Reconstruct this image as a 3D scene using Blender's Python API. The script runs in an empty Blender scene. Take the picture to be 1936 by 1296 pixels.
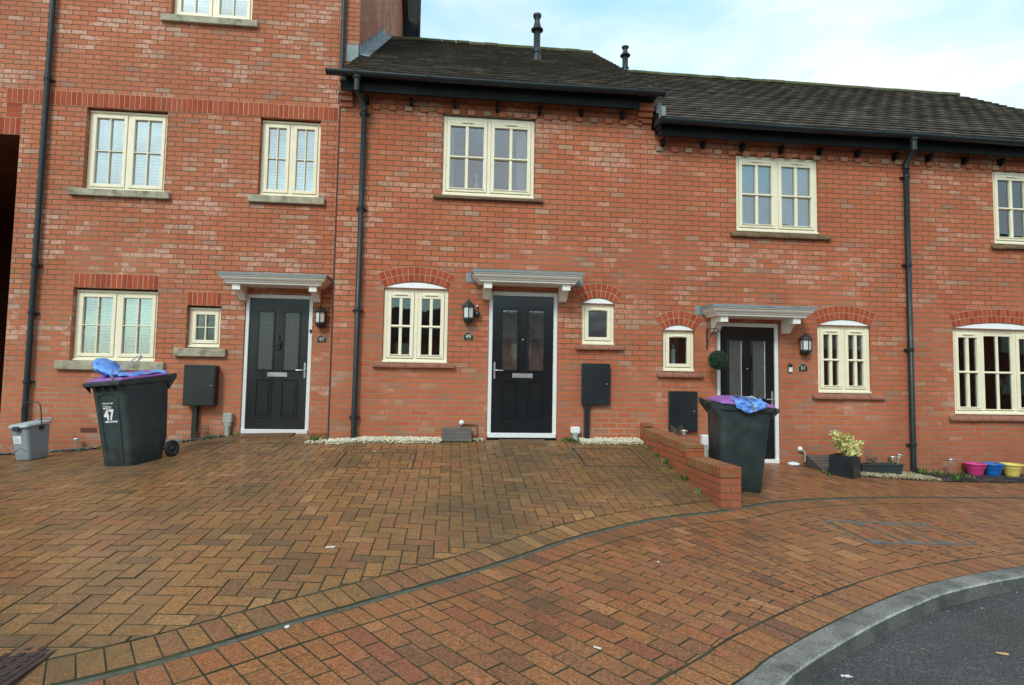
import bpy, bmesh, math, random
from mathutils import Vector, Matrix
from mathutils.geometry import tessellate_polygon
R = random.Random(7)
SC = bpy.context.scene
COL = SC.collection
D2R = math.radians

# ------------------------------------------------------------------ camera
F_PX, YAW, PITCH, ROLL = 1109.9, .0990, .0628, -.0168
CAM = Vector((0, -8.30, 1.5))
def cam_axes():
    cy, sy, cp, sp = math.cos(YAW), math.sin(YAW), math.cos(PITCH), math.sin(PITCH)
    cr, sr = math.cos(ROLL), math.sin(ROLL)
    fwd = Vector((sy*cp, cy*cp, sp)); right = Vector((cy, -sy, 0)); down = fwd.cross(right)
    return right*cr + down*sr, -right*sr + down*cr, fwd
cd = bpy.data.cameras.new('camera'); co = bpy.data.objects.new('camera', cd); COL.objects.link(co)
ax, ad, af = cam_axes()
m = Matrix((ax, -ad, -af)).transposed().to_4x4(); m.translation = CAM
co.matrix_world = m
cd.sensor_width = 36; cd.lens = F_PX/1936*36; cd.clip_start = .05; cd.clip_end = 3000
SC.camera = co

# ------------------------------------------------------------------ materials
MATS = {}
def nodes(name):
    mt = bpy.data.materials.new(name); mt.use_nodes = True
    nt = mt.node_tree; b = nt.nodes['Principled BSDF']; MATS[name] = mt
    return mt, nt, b
def N(nt, t, **kw):
    n = nt.nodes.new(t)
    for k, v in kw.items():
        if k.startswith('i_'): n.inputs[k[2:].replace('_', ' ')].default_value = v
        else: setattr(n, k, v)
    return n
def ramp(nt, fac, stops, interp='LINEAR'):
    r = nt.nodes.new('ShaderNodeValToRGB'); r.color_ramp.interpolation = interp
    e = r.color_ramp.elements
    while len(e) > 1: e.remove(e[-1])
    e[0].position = stops[0][0]; e[0].color = (*stops[0][1], 1) if len(stops[0][1]) == 3 else stops[0][1]
    for p, c in stops[1:]:
        x = e.new(p); x.color = (*c, 1)
    nt.links.new(fac, r.inputs[0]); return r.outputs[0]
def mix(nt, fac, a, b, mode='MIX'):
    n = nt.nodes.new('ShaderNodeMix'); n.data_type = 'RGBA'; n.blend_type = mode
    for s, v in ((0, fac), (6, a), (7, b)):
        if hasattr(v, 'is_linked') or hasattr(v, 'links'): nt.links.new(v, n.inputs[s])
        elif s == 0: n.inputs[0].default_value = v
        else: n.inputs[s].default_value = (*v, 1)
    return n.outputs[2]
def math_(nt, op, a, b=0., c=None, clamp=False):
    n = nt.nodes.new('ShaderNodeMath'); n.operation = op; n.use_clamp = clamp
    for i, v in enumerate((a, b, c)):
        if v is None: continue
        if hasattr(v, 'links'): nt.links.new(v, n.inputs[i])
        else: n.inputs[i].default_value = v
    return n.outputs[0]
def noise(nt, vec, scale, detail=3, rough=.5, out='Fac'):
    n = nt.nodes.new('ShaderNodeTexNoise'); n.inputs['Scale'].default_value = scale
    n.inputs['Detail'].default_value = detail; n.inputs['Roughness'].default_value = rough
    if vec is not None: nt.links.new(vec, n.inputs['Vector'])
    return n.outputs[out]
def bump(nt, b, h, strength, dist):
    n = nt.nodes.new('ShaderNodeBump'); n.inputs['Strength'].default_value = strength
    n.inputs['Distance'].default_value = dist; nt.links.new(h, n.inputs['Height'])
    nt.links.new(n.outputs[0], b.inputs['Normal']); return n
def pos(nt): return nt.nodes.new('ShaderNodeNewGeometry').outputs['Position']
def simple(name, col, rough=.5, metal=0., var=.12, scale=12., bmp=0., spec=.5, dirt_glint=None, coat=0.):
    mt, nt, b = nodes(name)
    p = pos(nt); f = noise(nt, p, scale, 5, .6)
    lo = tuple(c*(1-var) for c in col); hi = tuple(min(1, c*(1+var)) for c in col)
    c = ramp(nt, f, [(.3, lo), (.7, hi)])
    if dirt_glint:
        dcol, amt, dsc = dirt_glint
        df = ramp(nt, noise(nt, p, dsc, 6, .65), [(.5, (0, 0, 0)), (.72, (1, 1, 1))])
        n = math_(nt, 'MULTIPLY', df, amt)
        c = mix(nt, n, c, dcol)
    nt.links.new(c, b.inputs['Base Color'])
    r2 = ramp(nt, noise(nt, p, scale*.6, 4), [(.3, (rough*.8,)*3), (.7, (min(1, rough*1.2),)*3)])
    nt.links.new(r2, b.inputs['Roughness'])
    b.inputs['Metallic'].default_value = metal
    b.inputs['Specular IOR Level'].default_value = spec
    b.inputs['Coat Weight'].default_value = coat
    if bmp: bump(nt, b, noise(nt, p, scale*4, 4, .6), bmp, .004)
    return mt

def mapv(nt, v, sc):
    m_ = nt.nodes.new('ShaderNodeMapping'); m_.inputs['Scale'].default_value = sc; nt.links.new(v, m_.inputs[0]); return m_.outputs[0]
def brick_material(name, tone=(1, 1, 1), frost=1.0, zoff=0.0, mortar_lo=(.40, .31, .22), mortar_hi=(.125, .085, .055), shift=0.0):
    mt, nt, b = nodes(name)
    g = nt.nodes.new('ShaderNodeNewGeometry'); p = g.outputs['Position']
    s = nt.nodes.new('ShaderNodeSeparateXYZ'); nt.links.new(p, s.inputs[0])
    sn = nt.nodes.new('ShaderNodeSeparateXYZ'); nt.links.new(g.outputs['True Normal'], sn.inputs[0])
    side = math_(nt, 'GREATER_THAN', math_(nt, 'ABSOLUTE', sn.outputs[0]), .6)
    u = math_(nt, 'ADD', math_(nt, 'MULTIPLY', s.outputs[0], math_(nt, 'SUBTRACT', 1., side)), math_(nt, 'MULTIPLY', s.outputs[1], side))
    u = math_(nt, 'ADD', u, 100.02+shift); z = math_(nt, 'ADD', s.outputs[2], 15.0+zoff)
    # hand-laid courses: joints wander by a millimetre or two
    w = noise(nt, p, 5.0, 3)
    z2 = math_(nt, 'ADD', z, math_(nt, 'MULTIPLY', math_(nt, 'SUBTRACT', w, .5), .007))
    w2 = noise(nt, p, 11.0, 2)
    u2 = math_(nt, 'ADD', u, math_(nt, 'MULTIPLY', math_(nt, 'SUBTRACT', w2, .5), .016))
    cv = nt.nodes.new('ShaderNodeCombineXYZ'); nt.links.new(u2, cv.inputs[0]); nt.links.new(z2, cv.inputs[1])
    bt = nt.nodes.new('ShaderNodeTexBrick'); nt.links.new(cv.outputs[0], bt.inputs['Vector'])
    bt.inputs['Scale'].default_value = 1; bt.inputs['Brick Width'].default_value = .225; bt.inputs['Row Height'].default_value = .075
    bt.inputs['Mortar Size'].default_value = .0066; bt.inputs['Mortar Smooth'].default_value = .25; bt.inputs['Bias'].default_value = 0
    bt.inputs['Color1'].default_value = (0, 0, 0, 1); bt.inputs['Color2'].default_value = (1, 1, 1, 1); bt.inputs['Mortar'].default_value = (.5, .5, .5, 1)
    t = bt.outputs['Color']; mort = bt.outputs['Fac']
    k = tone
    def C(r, g_, b_): return (r*k[0], g_*k[1], b_*k[2])
    base = ramp(nt, t, [(0, C(.43, .116, .055)), (.2, C(.46, .134, .064)), (.5, C(.48, .148, .072)), (.72, C(.45, .130, .063)), (.86, C(.46, .154, .080)), (.95, C(.41, .148, .083)), (1, C(.34, .165, .108))])
    # second random number per brick
    bt2 = nt.nodes.new('ShaderNodeTexBrick'); 
    sh = nt.nodes.new('ShaderNodeVectorMath'); sh.operation = 'ADD'; nt.links.new(cv.outputs[0], sh.inputs[0]); sh.inputs[1].default_value = (.225*38, .075*62, 0)
    nt.links.new(sh.outputs[0], bt2.inputs['Vector'])
    for nme in ('Scale', 'Brick Width', 'Row Height', 'Mortar Size', 'Mortar Smooth', 'Bias'): bt2.inputs[nme].default_value = bt.inputs[nme].default_value
    bt2.inputs['Color1'].default_value = (0, 0, 0, 1); bt2.inputs['Color2'].default_value = (1, 1, 1, 1)
    t2 = bt2.outputs['Color']
    big = noise(nt, p, 1.1, 3, .55)
    cl = math_(nt, 'ADD', math_(nt, 'MULTIPLY', big, 1.7), math_(nt, 'MULTIPLY', t2, .5))
    cl = math_(nt, 'SUBTRACT', cl, math_(nt, 'MULTIPLY', math_(nt, 'DIVIDE', math_(nt, 'SUBTRACT', 2.7, s.outputs[2]), .8, clamp=True), .11))
    cl = math_(nt, 'SUBTRACT', cl, math_(nt, 'MULTIPLY', math_(nt, 'DIVIDE', math_(nt, 'SUBTRACT', s.outputs[0], 2.0), 3.0, clamp=True), .07))
    frm = ramp(nt, cl, [(1.06/1.6, (0, 0, 0)), (1.22/1.6, (1, 1, 1))]) if False else math_(nt, 'MULTIPLY', math_(nt, 'SUBTRACT', cl, 1.17), 5.0, clamp=True)
    # vertical rib pattern pressed into the frosted faces
    rib = nt.nodes.new('ShaderNodeTexWave'); rib.wave_type = 'BANDS'; rib.bands_direction = 'X'
    nt.links.new(cv.outputs[0], rib.inputs['Vector']); rib.inputs['Scale'].default_value = 15; rib.inputs['Distortion'].default_value = .6
    nt.links.new(frm, nt.nodes.new('ShaderNodeMath').inputs[0])
    patch = ramp(nt, noise(nt, p, 17, 3), [(.38, (.1, .1, .1)), (.54, (1, 1, 1))])
    fr = math_(nt, 'MULTIPLY', frm, math_(nt, 'MULTIPLY', patch, math_(nt, 'ADD', math_(nt, 'MULTIPLY', rib.outputs['Fac'], .5), .45)))
    col = mix(nt, math_(nt, 'MULTIPLY', fr, .66*frost), base, C(.62, .42, .32))
    greyish = math_(nt, 'MULTIPLY', math_(nt, 'GREATER_THAN', t2, .955), .5)
    col = mix(nt, greyish, col, C(.38, .25, .17))
    fine = ramp(nt, noise(nt, p, 60, 5, .7), [(.3, (.82, .82, .82)), (.7, (1.14, 1.14, 1.14))])
    col = mix(nt, 1., col, fine, 'MULTIPLY')
    bigv = ramp(nt, noise(nt, p, .55, 4, .6), [(.3, (.88, .86, .86)), (.7, (1.1, 1.1, 1.1))])
    col = mix(nt, 1., col, bigv, 'MULTIPLY')
    # mortar: pale and fresh low down / in patches, weathered brown elsewhere
    mz = math_(nt, 'ADD', math_(nt, 'MULTIPLY', s.outputs[2], -.30), math_(nt, 'MULTIPLY', noise(nt, p, .8, 3), 2.4))
    mc = mix(nt, math_(nt, 'SUBTRACT', mz, .25, clamp=True), mortar_hi, mortar_lo)
    col = mix(nt, mort, col, mc)
    dmp = math_(nt, 'SUBTRACT', math_(nt, 'MULTIPLY', noise(nt, p, 2.2, 5, .6), 1.5), math_(nt, 'MULTIPLY', s.outputs[2], .75), clamp=True)
    col = mix(nt, math_(nt, 'MULTIPLY', dmp, .7), col, (.17, .075, .045))
    stn = ramp(nt, noise(nt, mapv(nt, p, (1.6, 1.6, .22)), 1.6, 5, .6), [(.52, (0, 0, 0)), (.74, (1, 1, 1))])
    col = mix(nt, math_(nt, 'MULTIPLY', stn, .22), col, (.24, .11, .07))
    nt.links.new(col, b.inputs['Base Color'])
    b.inputs['Roughness'].default_value = .82; b.inputs['Specular IOR Level'].default_value = .25
    h = math_(nt, 'ADD', math_(nt, 'MULTIPLY', mort, -1.), math_(nt, 'MULTIPLY', noise(nt, p, 90, 4, .7), .35))
    h = math_(nt, 'ADD', h, math_(nt, 'MULTIPLY', t2, .3))
    bump(nt, b, h, .7, .006)
    return mt

BRP = brick_material('brick shaded passage', (.42, .42, .42), .3)  # same brick, with the passage's shade darkened into its tone
BR47 = brick_material('brick pale red', (1.04, 1.14, 1.2), 1.15, 0)
BR49 = brick_material('brick red', (1.0, 1.0, 1.0), 1.0, 0)
BR51 = brick_material('brick deep red', (.985, .95, .96), .8, 0)
BRW = brick_material('brick garden wall', (.84, .66, .54), .5, -.022, mortar_lo=(.12, .10, .06), mortar_hi=(.05, .04, .025))
def rnd_mat(name, stops, rough=(.5, .8), speck=60, speck_amt=(.75, 1.2), spec=.5, bmp=.3, dirt_glint=None, wet=None, bd=.004, grain=0):
    mt, nt, b = nodes(name); p = pos(nt)
    a = nt.nodes.new('ShaderNodeAttribute'); a.attribute_name = 'rnd'
    c = ramp(nt, a.outputs['Fac'], stops)
    fine = ramp(nt, noise(nt, p, speck, 5, .75), [(.28, (speck_amt[0],)*3), (.72, (speck_amt[1],)*3)])
    c = mix(nt, 1., c, fine, 'MULTIPLY')
    if grain:
        gr = ramp(nt, noise(nt, p, grain, 2, .9), [(.32, (.40,)*3), (.5, (1.0,)*3), (.68, (1.55,)*3)]); c = mix(nt, 1., c, gr, 'MULTIPLY')
    if dirt_glint:
        for dcol, amt, dsc, lo, hi in dirt_glint:
            df = ramp(nt, noise(nt, p, dsc, 6, .65), [(lo, (0, 0, 0)), (hi, (1, 1, 1))])
            c = mix(nt, math_(nt, 'MULTIPLY', df, amt), c, dcol)
    nt.links.new(c, b.inputs['Base Color'])
    rr = ramp(nt, noise(nt, p, wet or 3., 5, .6), [(.35, (rough[0],)*3), (.65, (rough[1],)*3)])
    nt.links.new(rr, b.inputs['Roughness']); b.inputs['Specular IOR Level'].default_value = spec
    if bmp: bump(nt, b, noise(nt, p, speck*1.6, 5, .7), bmp, bd)
    return mt
SOLD = rnd_mat('brick dark red smooth', [(0, (.29, .046, .020)), (.5, (.35, .062, .026)), (1, (.40, .082, .036))], (.7, .85), 45, (.88, 1.1), .3, .25)
MORT = simple('mortar', (.42, .29, .18), .9, bmp=.4)
PAV_STOPS = [(0, (.17, .088, .048)), (.14, (.23, .112, .050)), (.3, (.28, .134, .052)), (.5, (.31, .145, .055)), (.66, (.26, .124, .052)), (.8, (.31, .124, .052)), (.92, (.235, .097, .050)), (1, (.38, .195, .080))]
PAVE = rnd_mat('clay paver', [(q, (c[0]*.91, c[1]*.97, c[2]*.95)) for q, c in PAV_STOPS], (.27, .55), 34, (.66, 1.26), .5, .55, dirt_glint=[((.085, .078, .032), .55, 1.2, .45, .74), ((.060, .045, .024), .5, .6, .46, .70), ((.40, .33, .24), .35, 9, .70, .78)], wet=1.1, bd=.003, grain=75)
PAVR = rnd_mat('clay paver footway', [(q, (c[0]*.95, c[1]*.85, c[2]*.86)) for q, c in PAV_STOPS], (.27, .55), 34, (.68, 1.24), .5, .55, dirt_glint=[((.055, .055, .03), .35, 1.6, .6, .8), ((.045, .03, .02), .45, .8, .54, .74)], wet=1.3, bd=.003, grain=75)
JOINT = simple('joint sand and moss', (.040, .040, .020), .95, var=.5, scale=3, bmp=.5)
COPE = rnd_mat('coping brick', [(0, (.22, .075, .034)), (.5, (.29, .092, .040)), (1, (.25, .12, .05))], (.6, .85), 40, (.8, 1.15), .35, .4, dirt_glint=[((.20, .15, .045), .75, 5, .5, .68), ((.09, .085, .03), .6, 12, .55, .7)])
TILE = rnd_mat('roof tile', [(0, (.062, .050, .041)), (.5, (.075, .061, .050)), (.85, (.095, .078, .063)), (1, (.14, .12, .095))], (.7, .95), 14, (.6, 1.35), .25, .4, dirt_glint=[((.07, .07, .03), .4, 1.5, .52, .74), ((.24, .22, .17), .6, 7, .64, .72), ((.035, .028, .022), .5, .7, .5, .7)])
STONE = simple('stone sill', (.36, .33, .24), .85, var=.25, scale=9, bmp=.5, dirt_glint=((.055, .055, .04), .85, 5))
CREAM = simple('cream frame', (.83, .765, .585), .38, var=.05, scale=6, spec=.4)
WHITE = simple('white plastic', (.74, .75, .76), .38, var=.04, scale=6, spec=.4, dirt_glint=((.45, .43, .38), .35, 6))
INF = simple('white infill', (.86, .87, .88), .5, var=.02)
CANW = simple('canopy white', (.86, .845, .79), .45, var=.04, scale=6, dirt_glint=((.5, .45, .36), .25, 3))
BLACK = simple('black plastic', (.022, .026, .03), .42, var=.2, scale=8, spec=.5, bmp=.05)
PIPE = simple('pipe plastic', (.016, .024, .027), .42, var=.2, scale=8, spec=.4)
FASC = simple('black fascia', (.006, .008, .010), .62, var=.3, scale=5, spec=.25)
DOORM = simple('door dark grey', (.014, .0165, .0165), .33, var=.15, scale=3, spec=.5, bmp=.05)
DOORB = simple('door black gloss', (.009, .011, .013), .16, var=.3, scale=2, spec=.5)
LEAD = simple('lead', (.20, .245, .265), .6, var=.2, scale=6, bmp=.2)
METAL = simple('brushed steel', (.6, .6, .6), .3, metal=.9, var=.1)
CONC = simple('concrete edging', (.085, .085, .064), .9, var=.35, scale=18, bmp=.5, dirt_glint=((.05, .06, .03), .7, 5))
GREYP = simple('grey plastic', (.235, .27, .30), .5, var=.08, scale=12, bmp=.1)
BINM = simple('bin plastic', (.021, .034, .037), .5, var=.25, scale=7, spec=.5, bmp=.2, dirt_glint=((.075, .08, .07), .5, 5))
LILAC = simple('purple lid', (.27, .10, .37), .42, var=.12, scale=6, bmp=.1, dirt_glint=((.35, .3, .36), .3, 11))
RUBBER = simple('rubber', (.012, .012, .013), .7, var=.2)
SLATE = rnd_mat('slate chips', [(0, (.05, .055, .06)), (.6, (.11, .12, .125)), (1, (.26, .27, .26))], (.4, .8), 40, (.7, 1.2), .5, .3)
CREAMG = rnd_mat('cream gravel', [(0, (.42, .38, .27)), (.5, (.60, .56, .43)), (1, (.72, .69, .56))], (.6, .9), 60, (.85, 1.1), .4, .3)
BEIGEG = rnd_mat('beige gravel', [(0, (.20, .16, .09)), (.5, (.34, .28, .17)), (1, (.48, .42, .28))], (.6, .9), 60, (.8, 1.1), .4, .3)
SOIL = simple('dark soil and bark', (.045, .032, .03), .95, var=.6, scale=30, bmp=1.)
BARK = rnd_mat('bark chips', [(0, (.03, .02, .022)), (.6, (.07, .045, .045)), (1, (.14, .10, .09))], (.7, .95), 40, (.7, 1.2), .3, .4)
TIMB = simple('weathered composite board', (.085, .07, .062), .7, var=.25, scale=4, bmp=.4)
MATM = simple('coir mat', (.14, .075, .035), .95, var=.3, scale=60, bmp=1.)
TERR = simple('tile sill', (.27, .105, .07), .7, var=.2, scale=10, bmp=.3, dirt_glint=((.09, .08, .035), .5, 6))
TERRM = simple('mossy tile sill', (.15, .085, .045), .8, var=.3, scale=10, bmp=.3, dirt_glint=((.055, .075, .02), .8, 7))
RUST = simple('rusty iron', (.045, .026, .02), .8, var=.4, scale=30, bmp=.6, dirt_glint=((.10, .035, .018), .6, 6))
IRON = simple('galvanised iron', (.125, .122, .112), .9, spec=.2, var=.25, scale=12)
PINK = simple('pink pot plastic', (.56, .045, .20), .38, var=.08)
BLUE = simple('blue pot plastic', (.012, .13, .46), .38, var=.08)
YELL = simple('yellow pot plastic', (.72, .60, .15), .42, var=.08)
LABEL = simple('white sticker', (.75, .77, .8), .5, var=.04)
BAGB = simple('blue woven bag', (.10, .26, .70), .4, var=.35, scale=9, bmp=.8, dirt_glint=((.34, .50, .85), .8, 6))  # pale blue blotches are highlights painted into the bag's colour
BAGW = simple('pale bag lining', (.62, .68, .76), .5, var=.15, scale=10, bmp=.3)
STRAP = simple('grey strap', (.26, .27, .28), .7, var=.2)
CURT = simple('pale curtain', (.62, .64, .64), .9, var=.08, scale=4)
BLIND = simple('white blind slat', (.70, .73, .74), .6, var=.04)
BLINDD = simple('dark blind slat', (.42, .43, .43), .6, var=.1)
ROOM = simple('room interior', (.10, .105, .105), .9, var=.2, scale=1)
SHADE = simple('grey roller shade', (.30, .34, .36), .8, var=.05)
PASS = simple('passage interior', (.05, .028, .022), .9, var=.3)
GOLD = simple('pale lettering', (.52, .49, .38), .5, var=.05)
WOODP = simple('twig bark', (.16, .11, .075), .85, var=.3, scale=40)
LITTER = simple('paper litter', (.68, .66, .6), .8, var=.08)
def leaf_mat(name, a, b_, c_):
    return rnd_mat(name, [(0, a), (.5, b_), (1, c_)], (.45, .7), 40, (.85, 1.15), .4, 0)
LBOX = leaf_mat('boxwood leaf', (.016, .042, .024), (.03, .075, .036), (.07, .14, .075))
LVAR = leaf_mat('variegated leaf', (.36, .40, .10), (.72, .68, .26), (.84, .80, .46))
LGRN = leaf_mat('weed leaf', (.03, .09, .015), (.07, .17, .03), (.12, .24, .05))
def glass(name, tint, refl, rough=.015, wav=0.004, fm=1.6):
    mt = bpy.data.materials.new(name); mt.use_nodes = True; nt = mt.node_tree
    for n in list(nt.nodes): nt.nodes.remove(n)
    out = nt.nodes.new('ShaderNodeOutputMaterial'); mx = nt.nodes.new('ShaderNodeMixShader')
    tr = nt.nodes.new('ShaderNodeBsdfTransparent'); tr.inputs[0].default_value = (*tint, 1)
    gl = nt.nodes.new('ShaderNodeBsdfGlossy'); gl.inputs['Roughness'].default_value = rough; gl.inputs[0].default_value = (.92, .94, .96, 1)
    fr = nt.nodes.new('ShaderNodeFresnel'); fr.inputs['IOR'].default_value = 1.5
    f = math_(nt, 'ADD', math_(nt, 'MULTIPLY', fr.outputs[0], fm), refl, clamp=True)
    nt.links.new(f, mx.inputs[0]); nt.links.new(tr.outputs[0], mx.inputs[1]); nt.links.new(gl.outputs[0], mx.inputs[2])
    nt.links.new(mx.outputs[0], out.inputs[0])
    bp = nt.nodes.new('ShaderNodeBump'); bp.inputs['Strength'].default_value = .35; bp.inputs['Distance'].default_value = wav
    nt.links.new(noise(nt, pos(nt), 2.2, 2), bp.inputs['Height']); nt.links.new(bp.outputs[0], gl.inputs['Normal']); 
    return mt
GLASS = glass('window glass', (.93, .95, .95), .08)
GL47 = glass('window glass tall house', (.93, .95, .95), .26)
GL47G = glass('window glass tall house low', (.93, .95, .95), .13)
GLLOW = glass('window glass ground floor', (.93, .95, .95), .01, fm=1.3)
GLOBS = glass('obscured glass', (.35, .4, .4), .10, .22, .03)
GLLAMP = simple('lamp glass frosted', (.60, .63, .60), .3, var=.1, scale=20)

# granite kerb
def granite():
    mt, nt, b = nodes('granite kerb'); p = pos(nt)
    c = ramp(nt, noise(nt, p, 130, 4, .8), [(.32, (.06, .065, .065)), (.5, (.18, .18, .17)), (.68, (.40, .40, .38))])
    d = ramp(nt, noise(nt, p, 4, 5, .6), [(.38, (.5, .52, .48)), (.6, (1.1, 1.1, 1.08))])
    c = mix(nt, 1., c, d, 'MULTIPLY')
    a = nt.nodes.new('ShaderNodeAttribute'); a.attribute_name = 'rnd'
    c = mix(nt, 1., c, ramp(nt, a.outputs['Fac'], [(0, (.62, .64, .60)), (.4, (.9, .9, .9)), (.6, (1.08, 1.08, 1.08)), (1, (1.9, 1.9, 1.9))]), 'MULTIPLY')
    nt.links.new(c, b.inputs['Base Color']); b.inputs['Roughness'].default_value = .6
    bump(nt, b, noise(nt, p, 45, 6, .75), .9, .012); return mt
GRAN = granite()
def asphalt():
    mt, nt, b = nodes('wet asphalt'); p = pos(nt)
    v = nt.nodes.new('ShaderNodeTexVoronoi'); v.inputs['Scale'].default_value = 95; nt.links.new(p, v.inputs['Vector'])
    c = ramp(nt, v.outputs['Distance'], [(0, (.115, .115, .112)), (.35, (.062, .063, .063)), (.7, (.026, .027, .028))])
    sp = nt.nodes.new('ShaderNodeSeparateXYZ'); nt.links.new(v.outputs['Color'], sp.inputs[0])
    c = mix(nt, math_(nt, 'MULTIPLY', math_(nt, 'GREATER_THAN', sp.outputs[0], .93), .5), c, (.17, .16, .14))
    d = ramp(nt, noise(nt, p, 1.3, 5, .6), [(.35, (.75, .75, .75)), (.65, (1.25, 1.25, 1.25))])
    c = mix(nt, 1., c, d, 'MULTIPLY'); nt.links.new(c, b.inputs['Base Color'])
    nt.links.new(ramp(nt, noise(nt, p, 1.6, 4), [(.35, (.4,)*3), (.65, (.75,)*3)]), b.inputs['Roughness'])
    bump(nt, b, v.outputs['Distance'], .8, .006); return mt
ASPH = asphalt()

# ------------------------------------------------------------------ mesh builder
class MB:
    def __init__(s): s.v = []; s.f = []; s.r = []; s.sm = []; s.mi = []; s.cr = 0.; s.cm = 0
    def add(s, vs, fs, smooth=False, rnd=None, mi=None):
        o = len(s.v); s.v += [tuple(v) for v in vs]
        for f in fs:
            s.f.append(tuple(i+o for i in f)); s.r.append(s.cr if rnd is None else rnd); s.sm.append(smooth); s.mi.append(s.cm if mi is None else mi)
        return s
    def box(s, x0, x1, y0, y1, z0, z1, rnd=None, mi=None, M=None):
        vs = [Vector((x, y, z)) for x in (x0, x1) for y in (y0, y1) for z in (z0, z1)]
        if M is not None: vs = [M @ v for v in vs]
        return s.add(vs, [(0, 1, 3, 2), (4, 6, 7, 5), (0, 4, 5, 1), (2, 3, 7, 6), (0, 2, 6, 4), (1, 5, 7, 3)], False, rnd, mi)
    def bbox(s, x0, x1, y0, y1, z0, z1, b=.004, rnd=None, mi=None, M=None):
        # chamfered box
        if min(x1-x0, y1-y0, z1-z0) <= 2.2*b: return s.box(x0, x1, y0, y1, z0, z1, rnd, mi, M)
        bm = bmesh.new(); bmesh.ops.create_cube(bm, size=1)
        for v in bm.verts: v.co = Vector(((x0+x1)/2+v.co.x*(x1-x0), (y0+y1)/2+v.co.y*(y1-y0), (z0+z1)/2+v.co.z*(z1-z0)))
        bmesh.ops.bevel(bm, geom=list(bm.edges), offset=b, segments=1, affect='EDGES')
        bm.verts.index_update()
        vs = [v.co.copy() if M is None else M @ v.co for v in bm.verts]
        s.add(vs, [[v.index for v in f.verts] for f in bm.faces], False, rnd, mi); bm.free(); return s
    def tube(s, pts, r, n=10, cap=True, rnd=None, mi=None):
        pts = [Vector(p) for p in pts]; rings = []; rs = r if isinstance(r, (list, tuple)) else [r]*len(pts)
        t0 = (pts[1]-pts[0]).normalized(); up = Vector((0, 0, 1)) if abs(t0.z) < .9 else Vector((1, 0, 0))
        a = t0.cross(up).normalized()
        for i, p in enumerate(pts):
            if i == 0: t = t0
            elif i == len(pts)-1: t = (pts[i]-pts[i-1]).normalized()
            else: t = ((pts[i]-pts[i-1]).normalized()+(pts[i+1]-pts[i]).normalized()).normalized()
            a = (a-t*a.dot(t)).normalized(); b = t.cross(a)
            rings.append([p+(a*math.cos(2*math.pi*k/n)+b*math.sin(2*math.pi*k/n))*rs[i] for k in range(n)])
        vs = [v for rg in rings for v in rg]; fs = []
        for i in range(len(pts)-1):
            for k in range(n): fs.append((i*n+k, i*n+(k+1) % n, (i+1)*n+(k+1) % n, (i+1)*n+k))
        s.add(vs, fs, True, rnd, mi)
        if cap:
            s.add(rings[0], [tuple(reversed(range(n)))], False, rnd, mi); s.add(rings[-1], [tuple(range(n))], False, rnd, mi)
        return s
    def lathe(s, c, prof, n=20, rnd=None, mi=None, M=None, smooth=True):
        # prof: list (r,z) about vertical axis through c
        c = Vector(c); vs = []; fs = []
        for r, z in prof:
            for k in range(n):
                a = 2*math.pi*k/n; v = c+Vector((r*math.cos(a), r*math.sin(a), z)); vs.append(M @ v if M is not None else v)
        for i in range(len(prof)-1):
            for k in range(n): fs.append((i*n+k, i*n+(k+1) % n, (i+1)*n+(k+1) % n, (i+1)*n+k))
        return s.add(vs, fs, smooth, rnd, mi)
    def prism(s, poly, y0, y1, rnd=None, mi=None, axis='y'):
        n = len(poly)
        def P(a, b, d): return (a, d, b) if axis == 'y' else ((d, a, b) if axis == 'x' else (a, b, d))
        vs = [P(a, b, y0) for a, b in poly]+[P(a, b, y1) for a, b in poly]
        fs = [tuple(range(n)), tuple(reversed(range(n, 2*n)))]+[(i, i+n, (i+1) % n+n, (i+1) % n) for i in range(n)]
        return s.add(vs, fs, False, rnd, mi)
    def build(s, name, mat, parent=None, origin=None, fixn=True):
        if not s.v: return None
        if origin is None:
            if parent is not None: origin = Vector(ORG[parent.name])
            else:
                xs, ys, zs = zip(*s.v); origin = Vector(((min(xs)+max(xs))/2, (min(ys)+max(ys))/2, min(zs)))
        origin = Vector(origin)
        me = bpy.data.meshes.new(name); me.from_pydata([Vector(v)-origin for v in s.v], [], s.f)
        for mm in (mat if isinstance(mat, (list, tuple)) else [mat]): me.materials.append(mm)
        me.polygons.foreach_set('use_smooth', s.sm); me.polygons.foreach_set('material_index', s.mi)
        at = me.attributes.new('rnd', 'FLOAT', 'FACE'); at.data.foreach_set('value', s.r)
        if fixn:
            bm = bmesh.new(); bm.from_mesh(me); bmesh.ops.recalc_face_normals(bm, faces=bm.faces); bm.to_mesh(me); bm.free()
        me.update()
        o = bpy.data.objects.new(name, me); COL.objects.link(o); ORG[o.name] = origin.copy()
        if parent is not None:
            o.parent = parent; o.location = origin-Vector(ORG[parent.name])
        else: o.location = origin
        return o
ORG = {}
def thing(name, label, cat, loc, group=None):
    o = bpy.data.objects.new(name, None); COL.objects.link(o); o.location = loc; ORG[o.name] = Vector(loc)
    o.empty_display_size = .2; o['label'] = label; o['category'] = cat
    if group: o['group'] = group
    return o
def tag(o, label, cat, group=None, kind=None):
    o['label'] = label; o['category'] = cat
    if group: o['group'] = group
    if kind: o['kind'] = kind
    return o
def struct(o): o['kind'] = 'structure'; return o
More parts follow.
